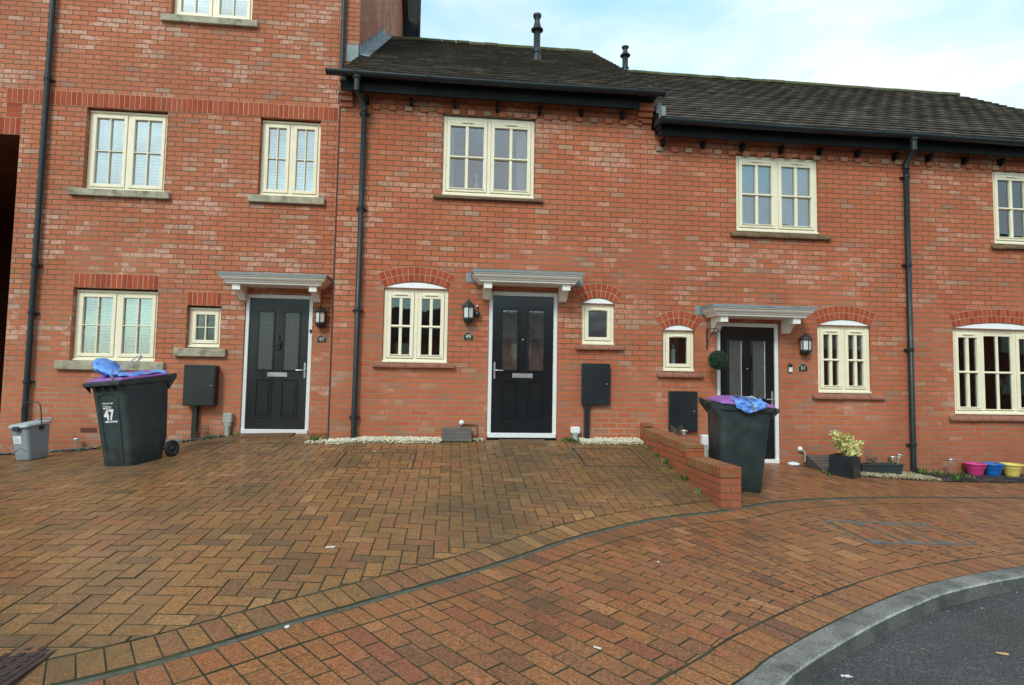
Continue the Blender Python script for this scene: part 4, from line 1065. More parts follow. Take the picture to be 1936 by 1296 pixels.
# ------------------------------------------------------------------ things fixed to the walls
def lantern(x, zb, zt, y, label, pir=False):
    root = thing('wall_lantern', label, 'wall lamp', (x, y, zb), 'black wall lanterns beside the front doors')
    H = zt-zb; c = (x, y-.075, zb); k = .098
    def six(prof, nme, mt, ph=math.pi/6, smooth=False):
        b = MB(); n = 6; vs = []; fs = []
        for r, z in prof:
            for i in range(n):
                a = ph+2*math.pi*i/n; vs.append((c[0]+r*math.cos(a), c[1]+r*math.sin(a)*.9, c[2]+z*H))
        for i in range(len(prof)-1):
            for q in range(n): fs.append((i*n+q, i*n+(q+1) % n, (i+1)*n+(q+1) % n, (i+1)*n+q))
        b.add(vs, fs, smooth); return b
    six([(.072, .29), (.076, .68)], 'g', GLLAMP).build('lamp_glass', GLLAMP, root)
    b = six([(0, .06), (.02, .06), (.05, .12), (.082, .2), (.086, .23), (.086, .285), (.07, .29)], 'b', BLACK)
    for i in range(6):
        a = math.pi/6+2*math.pi*i/6; px, py = c[0]+.078*math.cos(a), c[1]+.078*math.sin(a)*.9
        b.tube([(px-.004*math.cos(a), py-.004*math.sin(a), zb+.28*H), (px, py, zb+.69*H)], .0075, 6)
    b.lathe((c[0], c[1], zb), [(0, .0), (.012, .012), (.008, .03), (.016, .04)], 10)
    b.bbox(x-.05, x+.05, y-.014, y-.001, zb+.12*H, zb+.62*H, .004); b.box(x-.02, x+.02, y-.04, y-.01, zb+.2*H, zb+.27*H)
    b.build('lamp_body', BLACK, root)
    t = six([(.078, .675), (.10, .675), (.102, .70), (.092, .73), (.072, .80), (.04, .885), (.018, .90), (0, .90)], 't', BLACK)
    t.lathe((c[0], c[1], zb+.90*H), [(.008, 0), (.016, .012), (.008, .024), (0, .035)], 10); t.build('lamp_cap', BLACK, root)
    if pir:
        p = MB(); p.lathe((x+.125, y-.06, zb+.33*H), [(0, 0), (.03, .008), (.042, .03), (.036, .065), (.018, .085), (0, .09)], 14); p.tube([(x+.05, y-.02, zb+.5*H), (x+.11, y-.03, zb+.5*H)], .012, 8); p.build('motion_sensor', BLACK, root)
        p = MB(); p.lathe((x+.122, y-.03, zb+.70*H), [(0, 0), (.014, .004), (.014, .03), (0, .034)], 10); p.build('cable_plug', WHITE, root)
    return root
lantern(-2.022, 2.205, 2.59, Y2, 'black lantern beside number 47 door, near the corner of the next house')
lantern(.195, 2.245, 2.625, 0, 'black lantern with round motion sensor, beside number 49 door', True)
lantern(5.203, 1.905, 2.275, 0, 'black lantern above the white doorbell, beside number 51 door')
def plaque(x, z, y, txt, label):
    W_, H_ = .068, .05
    prof = [(x-W_, z-H_), (x+W_, z-H_), (x+W_, z+.012), (x+W_*.8, z+.02)]+[(x+W_*.62*math.cos(a), z+.018+.036*math.sin(a)) for a in [math.pi*k/10 for k in range(11)]]+[(x-W_*.8, z+.02), (x-W_, z+.012)]
    b = MB(); b.prism(prof, y-.014, y-.001)
    o = b.build('house_number_plaque', simple('slate plaque '+txt, (.022, .032, .026), .4), None, (x, y, z)); tag(o, label, 'number plaque', 'arched number plaques beside the doors')
    k = MB(); q = [(px_+(px_-x)*.12, pz+(pz-z)*.12) for px_, pz in prof]; k.prism(q, y-.009, y-.0005); k.build('rim', simple('plaque rim', (.30, .28, .20), .6) if 'plaque rim' not in MATS else MATS['plaque rim'], o)
    t = textmesh(txt, .078, facing(x, y-.0155, z-.032), .001, .0012); t.build('numerals', GOLD, o)
plaque(-2.008, 2.072, Y2, '47', 'small dark arched plaque reading 47')
plaque(.203, 2.102, 0, '49', 'small dark arched plaque reading 49')
plaque(5.194, 1.752, 0, '51', 'small dark arched plaque reading 51')
bl_ = thing('doorbell', 'narrow black and white video doorbell left of the 51 plaque', 'doorbell', (4.99, 0, 1.68))
b = MB(); b.bbox(4.958, 5.022, -.024, -.001, 1.675, 1.80, .006); b.build('body', BLACK, bl_)
b = MB(); b.bbox(4.962, 5.018, -.0275, -.0245, 1.679, 1.748, .001); b.build('face_plate', WHITE, bl_)
b = MB(); b.lathe((0, 0, 0), [(0, 0), (.014, 0), (.014, .004), (0, .006)], 14, M=Matrix.Translation((4.99, -.0245, 1.775)) @ Matrix.Rotation(math.pi/2, 4, 'X')); b.build('lens', DOORB, bl_)
sb = thing('door_sensor', 'tiny black sensor stuck on the white frame of the dark grey door', 'sensor', (-2.19, Y2, 2.2)); b = MB(); b.bbox(-2.195, -2.165, Y2-.002, Y2+.0185, 2.16, 2.21, .004); b.build('body', BLACK, sb)
def meter(x0, x1, z0, z1, y, px, pz, label, mt, pd=.14):
    root = thing('meter_box', label, 'meter box', ((x0+x1)/2, y, z0), 'black meter boxes on the walls')
    b = MB(); b.bbox(x0+.006, x1-.006, y-pd, y-.001, z0+.006, z1-.006, .006); b.build('case', mt, root)
    d = MB(); d.bbox(x0, x1, y-pd-.022, y-pd-.001, z0, z1, .008); d.bbox(x0+.02, x1-.02, y-pd-.026, y-pd-.0225, z0+.02, z1-.02, .003); lid = d.build('cover', mt, root)
    k = MB(); k.lathe((0, 0, 0), [(0, 0), (.009, 0), (.009, .006), (0, .007)], 10, M=Matrix.Translation((x1-.055, y-pd-.026, z0+.5*(z1-z0))) @ Matrix.Rotation(math.pi/2, 4, 'X')); k.build('lock', METAL, lid)
    if px is not None:
        p = MB(); p.bbox(px-.036, px+.036, y-.075, y-.001, pz, z0, .005); p.build('cable_duct', mt, root)
MB47 = simple('meter box paint', (.017, .021, .021), .38, var=.15, scale=3, spec=.5)
MBG = simple('meter box gloss', (.018, .024, .027), .22, var=.3, scale=2, spec=.5)
meter(-3.92, -3.476, 1.036, 1.636, Y2, -3.78, .52, 'matt black meter box on a duct, left of the dark grey door 47', MB47)
meter(1.822, 2.238, 1.163, 1.748, 0, 1.905, .66, 'glossy black meter box on a duct, right of door 49', MBG, .06)
meter(3.112, 3.535, .795, 1.372, 0, None, 0, 'black meter box low on the wall behind the garden wall', MBG, .05)
def pipebox(x, z0, z1, y, label, mt, mb):
    root = thing('pipe_cover', label, 'pipe box', (x, y, z0), 'pale drain covers on the walls'); H = z1-z0
    b = MB(); b.bbox(x-.066, x+.066, y-.085, y-.001, z1-H*.38-.02, z1, .012); b.build('cover', mt, root)
    b = MB(); b.tube([(x, y-.045, z1-H*.40), (x, y-.045, z0)], .04, 12); b.bbox(x-.05, x+.05, y-.08, y-.002, z1-H*.62, z1-H*.41, .012); b.build('pipe', mb, root)
LG = simple('pale grey plastic', (.33, .35, .33), .5, var=.15)
pipebox(-3.31, .60, .93, Y2, 'grey pipe cover on the wall left of dark grey door 47', LG, LG)
pipebox(1.742, .655, .845, 0, 'small white pipe cover right of the door at number 49', WHITE, LG)
pipebox(3.66, .40, .745, 0, 'white pipe cover half hidden behind the bin with the hanging bag', WHITE, LG)
def overflow(x, z, y, pts, label):
    root = thing('overflow_pipe', label, 'pipe', (x, y, z), 'capped pipes low on the walls')
    b = MB(); b.lathe((0, 0, 0), [(0, .05), (.028, .045), (.038, .02), (.038, 0), (0, 0)][::-1], 16, M=Matrix.Translation((x, y-.001, z)) @ Matrix.Rotation(math.pi/2, 4, 'X')); b.build('end_cap', WHITE, root)
    b = MB(); b.tube(pts, .012, 8); b.build('pipe', LG if x > 1 else simple('painted copper pipe', (.20, .10, .06), .6), root)
overflow(.135, .885, 0, [(.16, -.03, .872), (.34, -.03, .868), (.345, -.03, .84), (.35, -.03, .72), (.31, -.03, .715)], 'white capped pipe above the sloping board at number 49')
overflow(5.125, .545, 0, [(5.14, -.04, .53), (5.175, -.05, .51), (5.18, -.055, .46), (5.175, -.05, .36)], 'white capped pipe right of door 51')

# sloping board covers leaning on the wall
def board(x0, x1, yb, zb, yf, zf, label, side=False):
    root = thing('board_cover', label, 'board cover', ((x0+x1)/2, yf, zf), 'slatted covers leaning at the foot of the walls')
    n = 4 if not side else 6; b = MB()
    for i in range(n):
        t0, t1 = i/n+.008, (i+1)/n-.008
        P = lambda t, e: (yb+(yf-yb)*t-e*.6, zb+(zf-zb)*t+e*.6)
        a0, a1 = P(t0, 0), P(t1, 0); c0, c1 = P(t0, .018), P(t1, .018)
        b.add([(x, p[0], p[1]) for x in (x0, x1) for p in (a0, a1, c1, c0)], [(0, 1, 2, 3), (4, 5, 6, 7), (0, 1, 5, 4), (1, 2, 6, 5), (2, 3, 7, 6), (3, 0, 4, 7)], False, R.random())
    b.build('slats', TIMB, root)
    for xa in (x0+.004, x1-.03):
        f = MB(); f.add([(x, p[0], p[1]) for x in (xa, xa+.026) for p in ((yb, zf+.0), (yb, zb-.006), (yf+.01, zf+.012), (yf+.01, zf-.01))], [(0, 1, 2, 3), (4, 5, 6, 7), (0, 1, 5, 4), (1, 2, 6, 5), (2, 3, 7, 6), (3, 0, 4, 7)])
        f.build('side_cheek', TIMB, root)
board(-.137, .272, -.03, .812, -.17, .635, 'grey-brown slatted cover leaning on the wall beside door 49')
board(5.20, 5.64, -.03, .455, -.50, .255, 'dark sloping slatted cover behind the square black planter', True)

# doormats, dish
def flatbox(name, x0, x1, y0, y1, zf, h, mt, label, cat):
    b = MB(); nx = 6; 
    for i in range(nx):
        xa, xb = x0+(x1-x0)*i/nx, x0+(x1-x0)*(i+1)/nx; vs = [(x, y, zg(x, y)+e) for e in (0, h) for x, y in ((xa, y0), (xb, y0), (xb, y1), (xa, y1))]
        b.add(vs, [(3, 2, 1, 0), (4, 5, 6, 7), (0, 1, 5, 4), (2, 3, 7, 6)]+([(3, 0, 4, 7)] if i == 0 else [])+([(1, 2, 6, 5)] if i == nx-1 else []))
    o = b.build(name, mt); tag(o, label, cat); return o
flatbox('doormat', -3.03, -2.33, .52, .86, 0, .018, MATM, 'brown doormat at the dark grey door 47', 'doormat')
flatbox('doormat', .66, 1.30, -.30, -.04, 0, .018, MATM, 'brown doormat at the black door 49', 'doormat')
b = MB(); z = zg(4.97, -.1); b.lathe((4.97, -.1, z), [(0, 0), (.07, .0), (.085, .015), (.08, .035), (.04, .048), (0, .05)], 24); o = b.build('plastic_dish', WHITE); tag(o, 'white upturned plastic dish right of door 51 on the paving', 'dish')

# ------------------------------------------------------------------ garden wall with stepped coping
gw = thing('garden_wall', 'low stepped red brick wall with mossy upright coping bricks between two drives', 'wall', (2.805, -1.3, .24))
b = MB(); X0, X1 = 2.70, 2.915
b.box(X0+.001, X1-.001, -1.69, -.001, .2, .742); b.box(X0, X1, -2.565, -1.690, .1, .542)
b.build('wall', BRW, gw)
c = MB(); y = -.004; 
while y > -1.66:
    zt = .852-.055*(-y)/1.68; zt -= (.012 if y < -.78 else 0)
    c.bbox(X0-.004+R.gauss(0, .0015), X1+.004, y-.067, y-.003, zt-.108+R.gauss(0, .001), zt+R.gauss(0, .0015), .006, R.random()); y -= .0735
yend = y
c.box(X0+.006, X1-.006, yend+.004, -.005, .742, .835-.1, rnd=.3, mi=1)
y = -1.70
while y > -2.52:
    c.bbox(X0-.004+R.gauss(0, .0015), X1+.004, max(-2.572, y-.067), y-.003, .546, .654+R.gauss(0, .0015), .006, R.random()); y -= .0735
c.box(X0+.006, X1-.006, -2.56, -1.70, .540, .645, rnd=.3, mi=1)
c.build('coping', [COPE, JOINT], gw)
b = MB(); b.bbox(2.70, 2.845, -.115, -.01, .853, .918, .01, .6, M=None); o = b.build('loose_brick', COPE); tag(o, 'loose pale brick lying on the wall end against number 49', 'brick')

# ------------------------------------------------------------------ loose stone, bark, weeds
def pebbles(mb, n, f, r0, r1, flat=.7, pile=.02):
    for _ in range(n):
        x, y = f(); r = R.uniform(r0, r1); z = zg(x, y)+R.uniform(-.2, 1)*pile+r*.3
        ph = R.random()*6.28; k = 6; vs = [(x+R.gauss(0, r*.15), y+R.gauss(0, r*.15), z+r*flat)]
        for i in range(k):
            a = ph+6.283*i/k; q = r*R.uniform(.75, 1.25); vs.append((x+q*math.cos(a), y+q*math.sin(a), z+r*flat*R.uniform(-.2, .35)))
        vs.append((x, y, z-r*flat))
        mb.add(vs, [(0, i+1, (i+1) % k+1) for i in range(k)]+[(k+1, (i+1) % k+1, i+1) for i in range(k)], False, R.random())
def U_(x0, x1, y0, y1): return lambda: (R.uniform(x0, x1), R.uniform(y0, y1))
b = MB(); pebbles(b, 4200, U_(-1.66, -.14, -.235, -.008), .009, .018, .8, .035); pebbles(b, 160, U_(-1.98, -1.66, -.10, .10), .008, .016); pebbles(b, 60, U_(.29, .44, -.10, -.01), .008, .015)
pebbles(b, 2300, U_(1.80, 2.68, -.215, -.008), .009, .018, .8, .035)
o = b.build('gravel', CREAMG); tag(o, 'cream gravel strip along the foot of number 49', 'gravel', kind='stuff')
b = MB(); pebbles(b, 1300, U_(-6.45, -3.35, Y2-.13, Y2-.006), .010, .026, .45); o = b.build('gravel', SLATE); tag(o, 'dark slate chippings along the foot of number 47', 'gravel', kind='stuff')
b = MB(); pebbles(b, 1900, lambda: (lambda x: (x, R.uniform(-.60-.03*(x-5.7), -.38)))(R.uniform(5.62, 6.85)), .008, .018, pile=.03); pebbles(b, 500, U_(6.3, 6.85, -.4, -.05), .008, .018); o = b.build('gravel', BEIGEG); tag(o, 'beige gravel patch in front of the long dark planter', 'gravel', kind='stuff')
def bed():
    b = MB(); vs = []; n, m_ = 60, 6
    for i in range(n+1):
        x = 5.36+(11.5-5.36)*i/n; y0 = -.615-.012*(x-5.35)
        for j in range(m_+1):
            y = y0+(0-y0)*j/m_; vs.append((x, y, zg(x, y)+.004+(R.uniform(0, .018) if 0 < j < m_ else 0)))
    b.add(vs, [(i*(m_+1)+j, (i+1)*(m_+1)+j, (i+1)*(m_+1)+j+1, i*(m_+1)+j+1) for i in range(n) for j in range(m_)], True); return struct(b.build('soil_bed', SOIL, origin=(8, -.3, .1)))
bed()
b = MB(); pebbles(b, 4200, U_(6.9, 10.6, -.63, -.01), .008, .022, .35, .012); o = b.build('bark_chips', BARK); tag(o, 'dark bark and slate chips around the coloured pots', 'bark chips', kind='stuff')
for i, (xa, ya, xb, yb, lb) in enumerate(((6.93, -.16, 7.35, -.60, 'short dark edging board at the bed corner beside the downpipe'), (7.62, -.30, 8.35, -.60, 'long dark edging board lying in front of the pink pot'))):
    L_ = math.hypot(xb-xa, yb-ya); a = math.atan2(yb-ya, xb-xa); z = zg((xa+xb)/2, (ya+yb)/2)
    b = MB(); M = Matrix.Translation((xa, ya, z+.012)) @ Matrix.Rotation(a, 4, 'Z'); b.bbox(0, L_, -.05, .05, -.01, .03, .006, M=M); o = b.build('edging_board', simple('black edging board', (.022, .018, .02), .7) if i == 0 else MATS['black edging board']); tag(o, lb, 'edging board')
def blades(mb, x, y, n, h, spread, wid=.006):
    z = zg(x, y)
    for _ in range(n):
        a = R.random()*6.28; l = h*R.uniform(.5, 1.2); bx, by = x+R.gauss(0, spread*.4), y+R.gauss(0, spread*.4)
        dx, dy = math.cos(a)*spread*R.uniform(.3, 1), math.sin(a)*spread*R.uniform(.3, 1); px_, py_ = -math.sin(a)*wid, math.cos(a)*wid
        mb.add([(bx-px_, by-py_, z), (bx+px_, by+py_, z), (bx+dx*.6+px_*.9, by+dy*.6+py_*.9, z+l*.75), (bx+dx*.6-px_*.9, by+dy*.6-py_*.9, z+l*.75), (bx+dx, by+dy, z+l)], [(0, 1, 2, 3), (3, 2, 4)], False, R.random())
b = MB()
for (x, y, n, h, s_) in [(2.66, -.45, 14, .05, .05), (2.66, -.8, 18, .05, .04), (2.665, -1.1, 24, .06, .05), (2.67, -1.72, 34, .06, .05), (2.66, -1.3, 12, .04, .04), (2.68, -2.1, 14, .04, .04), (1.62, -.06, 40, .06, .08), (1.72, -.10, 40, .05, .08), (1.9, -.12, 16, .03, .06), (-1.86, .06, 40, .08, .06), (-1.92, .3, 16, .05, .04), (-3.5, .8, 26, .05, .08), (-3.2, .82, 20, .04, .05), (-4.3, .78, 18, .04, .08), (-3.9, .82, 18, .04, .08), (-5.0, .77, 20, .05, .05), (.24, -.19, 12, .04, .03), (.36, -.08, 18, .04, .04), (6.95, -.10, 40, .10, .10), (7.15, -.2, 40, .09, .12), (7.25, -.42, 50, .07, .12), (7.45, -.35, 40, .06, .12), (7.1, -.60, 24, .07, .06), (7.7, -.12, 20, .06, .08), (8.8, -.58, 20, .05, .08), (8.3, -.6, 14, .04, .06), (5.2, -.52, 26, .04, .08), (5.15, -.66, 20, .03, .06), (2.93, -2.5, 12, .04, .04), (2.95, -1.9, 14, .04, .05), (2.99, -2.25, 14, .04, .05)]:
    blades(b, x, y, n, h, s_)
for _ in range(260):
    t = R.random(); x = R.choice((R.uniform(2.5, 2.69), R.uniform(-1.6, 2.6), R.uniform(-6.2, -3.3))); y = R.uniform(-2.3, -.1) if 2.5 < x < 2.69 else ((-.17+R.gauss(0, .02)) if x > -1.7 else .74+R.gauss(0, .02)); blades(b, x, y, 2, .018, .012, .004)
o = b.build('weeds', LGRN, fixn=False); tag(o, 'low green weeds and moss tufts along wall feet and paving edges', 'weeds', kind='stuff')

# ------------------------------------------------------------------ plants and pots
def leaf(mb, p, d, l, w, rnd):
    d = d.normalized(); s_ = d.cross(Vector((R.gauss(0, 1), R.gauss(0, 1), R.gauss(0, 1)))).normalized(); n = d.cross(s_)
    a = p; b_ = p+d*l; m1 = p+d*l*.45+s_*w+n*w*.25; m2 = p+d*l*.45-s_*w+n*w*.25; c_ = p+d*l*.5
    mb.add([a, m1, b_, m2, c_], [(0, 1, 4), (1, 2, 4), (0, 4, 3), (4, 2, 3)], False, rnd)
tb = thing('topiary_ball', 'round green topiary ball hanging beside door 51', 'topiary ball', (3.75, -.27, 1.69))
b = MB(); C0 = Vector((3.75, -.27, 1.825)); rr = .138
for _ in range(2600):
    d = Vector((R.gauss(0, 1), R.gauss(0, 1), R.gauss(0, 1))).normalized(); q = C0+d*rr*R.uniform(.80, .97)
    leaf(b, q, (d+Vector((R.gauss(0, .7), R.gauss(0, .7), R.gauss(0, .7)))), R.uniform(.012, .020), R.uniform(.0045, .007), R.random()**1.6)
b.build('foliage', LBOX, tb, fixn=False)
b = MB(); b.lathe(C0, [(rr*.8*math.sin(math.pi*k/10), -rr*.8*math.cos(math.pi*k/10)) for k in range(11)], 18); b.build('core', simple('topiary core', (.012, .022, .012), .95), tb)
b = MB(); b.tube([(3.75, -.27, 1.96), (3.75, -.27, 2.21)], .0035, 6); b.build('chain', BLACK, tb)
hb = thing('hanging_bracket', 'black iron bracket on the wall holding the topiary ball', 'bracket', (3.705, 0, 2.0))
b = MB(); b.bbox(3.695, 3.717, -.016, -.001, 1.99, 2.30, .003); b.tube([(3.706, -.01, 2.28), (3.72, -.15, 2.285), (3.745, -.30, 2.27), (3.75, -.30, 2.25), (3.75, -.27, 2.235), (3.75, -.265, 2.215)], .007, 8); b.tube([(3.706, -.012, 2.06), (3.715, -.08, 2.16), (3.735, -.20, 2.27)], .006, 8)
b.build('arm', BLACK, hb)
pl = thing('planter', 'square black planter box holding the yellow variegated shrub', 'planter', (5.42, -.60, .25))
a = D2R(38); M = Matrix.Translation((5.40, -.62, zg(5.4, -.62)-.01)) @ Matrix.Rotation(a, 4, 'Z'); s_ = .152; h = .295
b = MB(); 
for (x0, x1, y0, y1) in ((-s_, s_, -s_, -s_+.02), (-s_, s_, s_-.02, s_), (-s_, -s_+.02, -s_+.02, s_-.02), (s_-.02, s_, -s_+.02, s_-.02)): b.bbox(x0, x1, y0, y1, 0, h, .002, M=M)
b.build('box', simple('black planter', (.015, .020, .024), .32, var=.25, scale=5), pl); b = MB(); b.box(-s_+.02, s_-.02, -s_+.02, s_-.02, 0, h-.03, M=M); b.build('compost', SOIL, pl)
sh = thing('variegated_shrub', 'yellow and cream variegated shrub in the square black planter', 'shrub', (5.42, -.60, .5))
tips = [(5.20, -.66, .86), (5.27, -.62, .80), (5.33, -.60, .82), (5.38, -.66, .79), (5.44, -.62, .80), (5.50, -.60, .76), (5.56, -.56, .72), (5.63, -.60, .70), (5.36, -.70, .68), (5.46, -.72, .64), (5.55, -.68, .62), (5.60, -.5, .62), (5.42, -.50, .70), (5.30, -.52, .70), (5.48, -.76, .56), (5.38, -.76, .57), (5.56, -.66, .54)]
st = MB(); lf = MB()
for t in tips:
    base = Vector((5.42+R.gauss(0, .03), -.60+R.gauss(0, .03), .50)); tp = Vector(t); tp.x = 5.44+(tp.x-5.44)*1.12+.02; mid = base.lerp(tp, .5)+Vector((R.gauss(0, .02), R.gauss(0, .02), .02))
    st.tube([base, mid, tp], [.005, .004, .002], 5, rnd=.5)
    for k in range(48):
        q = base.lerp(mid, R.random()) if k < 5 else (mid.lerp(tp, R.uniform(.2, 1.05)))
        d = Vector((R.gauss(0, 1), R.gauss(0, 1), R.gauss(.5, .8))); leaf(lf, q+d.normalized()*R.uniform(0, .02), d, R.uniform(.034, .056), R.uniform(.009, .014), R.random() if R.random() > .14 else R.random()*.35)
st.build('stems', WOODP, sh); lf.build('foliage', LVAR, sh, fixn=False)
tr = thing('planter_trough', 'long low dark planter trough with dead plants, right of the square one', 'planter', (6.15, -.33, .21))
z = zg(6.15, -.33)-.005; b = MB(); x0, x1, y0, y1, hh = 5.80, 6.44, -.42, -.24, .165; tp = .025
for sgn in (0,):
    o_ = [(x0+tp, y0+tp, z), (x1-tp, y0+tp, z), (x1-tp, y1-tp, z), (x0+tp, y1-tp, z), (x0, y0, z+hh), (x1, y0, z+hh), (x1, y1, z+hh), (x0, y1, z+hh), (x0+.012, y0+.012, z+hh), (x1-.012, y0+.012, z+hh), (x1-.012, y1-.012, z+hh), (x0+.012, y1-.012, z+hh), (x0+.03, y0+.03, z+.12), (x1-.03, y0+.03, z+.12), (x1-.03, y1-.03, z+.12), (x0+.03, y1-.03, z+.12)]
    fs = [(0, 1, 2, 3)]+[(i, (i+1) % 4, (i+1) % 4+4, i+4) for i in range(4)]+[(i+4, (i+1) % 4+4, (i+1) % 4+8, i+8) for i in range(4)]+[(i+8, (i+1) % 4+8, (i+1) % 4+12, i+12) for i in range(4)]+[(12, 13, 14, 15)]
    b.add(o_, fs)
b.bbox(x0-.008, x1+.008, y0-.01, y0-.0005, z+hh-.02, z+hh+.003, .003)
b.build('trough', simple('trough plastic', (.03, .042, .048), .5), tr); b = MB(); b.box(x0+.03, x1-.03, y0+.03, y1-.03, z+.08, z+.14); b.build('compost', SOIL, tr)
def twigplant(name, c, n, h, sp, label, mt=None, leaves=0):
    root = thing(name, label, 'plant', c); b = MB(); lf = MB(); c = Vector(c)
    for _ in range(n):
        a = R.random()*6.28; e = c+Vector((math.cos(a)*sp*R.uniform(.3, 1), math.sin(a)*sp*R.uniform(.3, 1), h*R.uniform(.5, 1))); m = c.lerp(e, .5)+Vector((R.gauss(0, sp*.2), R.gauss(0, sp*.2), h*.1))
        b.tube([c, m, e], [.0035, .0028, .0015], 5, rnd=.5)
        for k in range(leaves): d = Vector((R.gauss(0, 1), R.gauss(0, 1), R.gauss(.3, .6))); leaf(lf, m.lerp(e, R.random()), d, .018, .005, R.random())
    b.build('stems', WOODP, root)
    if leaves: lf.build('foliage', mt, root, fixn=False)
DEADL = leaf_mat('dried leaf', (.10, .06, .04), (.20, .15, .10), (.34, .30, .24))
twigplant('dried_plant', (6.02, -.33, z+.13), 36, .15, .13, 'dried brown twiggy plant in the left half of the long trough', DEADL, 7)
twigplant('small_plant', (6.30, -.33, z+.13), 12, .13, .06, 'small green sprig in the right half of the long trough', LGRN, 8)
twigplant('dried_plant', (2.97, -.72, .74), 22, .20, .16, 'dead twiggy plant behind the garden wall under the meter box', DEADL, 3)
def pot(x, y, col, label):
    z = zg(x, y)+.005; root = thing('flower_pot', label, 'flower pot', (x, y, z), 'three coloured plastic pots in the bed')
    b = MB(); b.lathe((x, y, z), [(0, .004), (.083, .0), (.088, .006), (.100, .06), (.110, .10), (.122, .12), (.136, .175), (.136, .184), (.128, .184), (.124, .15), (.10, .09), (.09, .06), (0, .06)], 32); b.build('pot', col, root)
    r_ = MB(); r_.lathe((x, y, z), [(.1365, .168), (.146, .170), (.147, .190), (.1365, .192), (.1285, .186)], 32); r_.build('rim', col, root)
pot(7.80, -.16, PINK, 'bright pink plastic flower pot'); pot(8.09, -.15, BLUE, 'blue plastic flower pot between the pink and yellow ones'); pot(8.385, -.17, YELL, 'pale yellow plastic flower pot')
def solar(x, y, z0, z1, tilt, label):
    root = thing('solar_light', label, 'solar light', (x, y, z0), 'small solar stake lights'); H = z1-z0
    M = Matrix.Translation((x, y, z0)) @ Matrix.Rotation(tilt, 4, 'Y')
    b = MB(); b.tube([M @ Vector((0, 0, 0)), M @ Vector((0, 0, H-.07))], .008, 8); b.build('stake', METAL, root)
    b = MB(); b.lathe((0, 0, 0), [(0, H-.078), (.018, H-.075), (.028, H-.03), (.028, H-.028), (0, H-.027)], 16, M=M); b.build('lens', GLLAMP, root)
    b = MB(); b.lathe((0, 0, 0), [(.03, H-.028), (.046, H-.026), (.046, H-.014), (.03, H-.004), (0, H)], 16, M=M); b.build('cap', METAL, root)
solar(-5.365, .80, .40, .56, 0, 'solar light standing in slate chippings by the wheeled bin')
solar(2.955, -1.0, .60, .90, 0, 'solar light behind the top of the garden wall')
solar(6.315, -.36, z+.12, .50, -.03, 'solar light standing upright in the long trough')
solar(6.385, -.36, z+.12, .53, .22, 'leaning solar light at the right end of the long trough')
solar(7.36, -.20, .19, .445, 0, 'solar light in the bark bed left of the pink pot')
# wire basket and scrap by the duct of 47
wb = thing('wire_basket', 'small rusty wire basket by the duct below the meter box of 47', 'basket', (-3.66, .82, .56)); b = MB()
cx, cy, z0 = -3.66, .80, .54
for k in range(5):
    r_ = .055+.016*k; b.tube([(cx+r_*math.cos(2*math.pi*i/12)+.012*(4-k), cy+r_*.45*math.sin(2*math.pi*i/12), z0+.205-.05*k) for i in range(13)], .0022, 5, cap=False)
for i in range(12):
    a = 2*math.pi*i/12; b.tube([(cx+.055*math.cos(a)+.048, cy+.025*math.sin(a), z0+.205), (cx+.119*math.cos(a), cy+.054*math.sin(a), z0+.005)], .0022, 5)
b.build('mesh', simple('rusty wire', (.13, .07, .05), .8), wb)

# ------------------------------------------------------------------ covers in the footway
root = thing('manhole_cover', 'large rectangular cover with three paver bays and steel frame in the footway', 'manhole cover', (4.11, -3.18, .14))
pv = MB(); a, b_, c, d = MH
bay = (b_-a-.03)/3
for k in range(3):
    xa, xb = a+.02+bay*k+.012, a+.02+bay*(k+1)-.014; n = 0; x = xa; ww = (xb-xa)/3
    for i in range(3):
        y = c+.03-(M_ if i % 2 else 0)
        while y < d-.02:
            q = clip(clip([(xa+ww*i, y), (xa+ww*(i+1), y), (xa+ww*(i+1), y+2*M_), (xa+ww*i, y+2*M_)], lambda x, y: y-c-.03), lambda x, y: d-.03-y)
            if len(q) > 2: paver(pv, q)
            y += 2*M_
pv.build('paver_infill', [PAVR, JOINT], root)
fr = MB()
def strip2(poly, e=.0025):
    n = len(poly); vs = [(x, y, zg(x, y)-.02) for x, y in poly]+[(x, y, zg(x, y)+e) for x, y in poly]
    fr.add(vs, [tuple(range(n)), tuple(range(n, 2*n))]+[(i, (i+1) % n, (i+1) % n+n, i+n) for i in range(n)])
strip2([(a, c), (b_, c), (b_, c+.026), (a, c+.026)]); strip2([(a, d-.026), (b_, d-.026), (b_, d), (a, d)]); strip2([(a, c+.027), (a+.02, c+.027), (a+.02, d-.027), (a, d-.027)]); strip2([(b_-.02, c+.027), (b_, c+.027), (b_, d-.027), (b_-.02, d-.027)])
for k in (1, 2): x = a+.015+bay*k; strip2([(x-.006, c+.027), (x+.012, c+.027), (x+.012, d-.027), (x-.006, d-.027)])
for k in range(3):
    x = a+.02+bay*(k+1)-.02; strip2([(x-.17, d-.027), (x, d-.12), (x, d-.027)], .005); x = a+.03+bay*k; strip2([(x, c+.027), (x+.17, c+.027), (x, c+.12)], .005)
fr.build('frame', IRON, root)
rc = thing('drain_cover', 'rusty dark iron drain cover at the near left edge of the paving', 'drain cover', (-2.2, -5.5, .15))
b = MB(); b.bbox(-2.50, -1.87, -5.80, -5.18, .13, zg(-2, -5.4)+.010, .005)
for i in range(10):
    for j in range(10): b.bbox(-2.47+.06*i, -2.44+.06*i, -5.77+.06*j, -5.735+.06*j, zg(-2, -5.4)+.0105, zg(-2, -5.4)+.015, .001)
b.build('plate', RUST, rc)
b = MB()
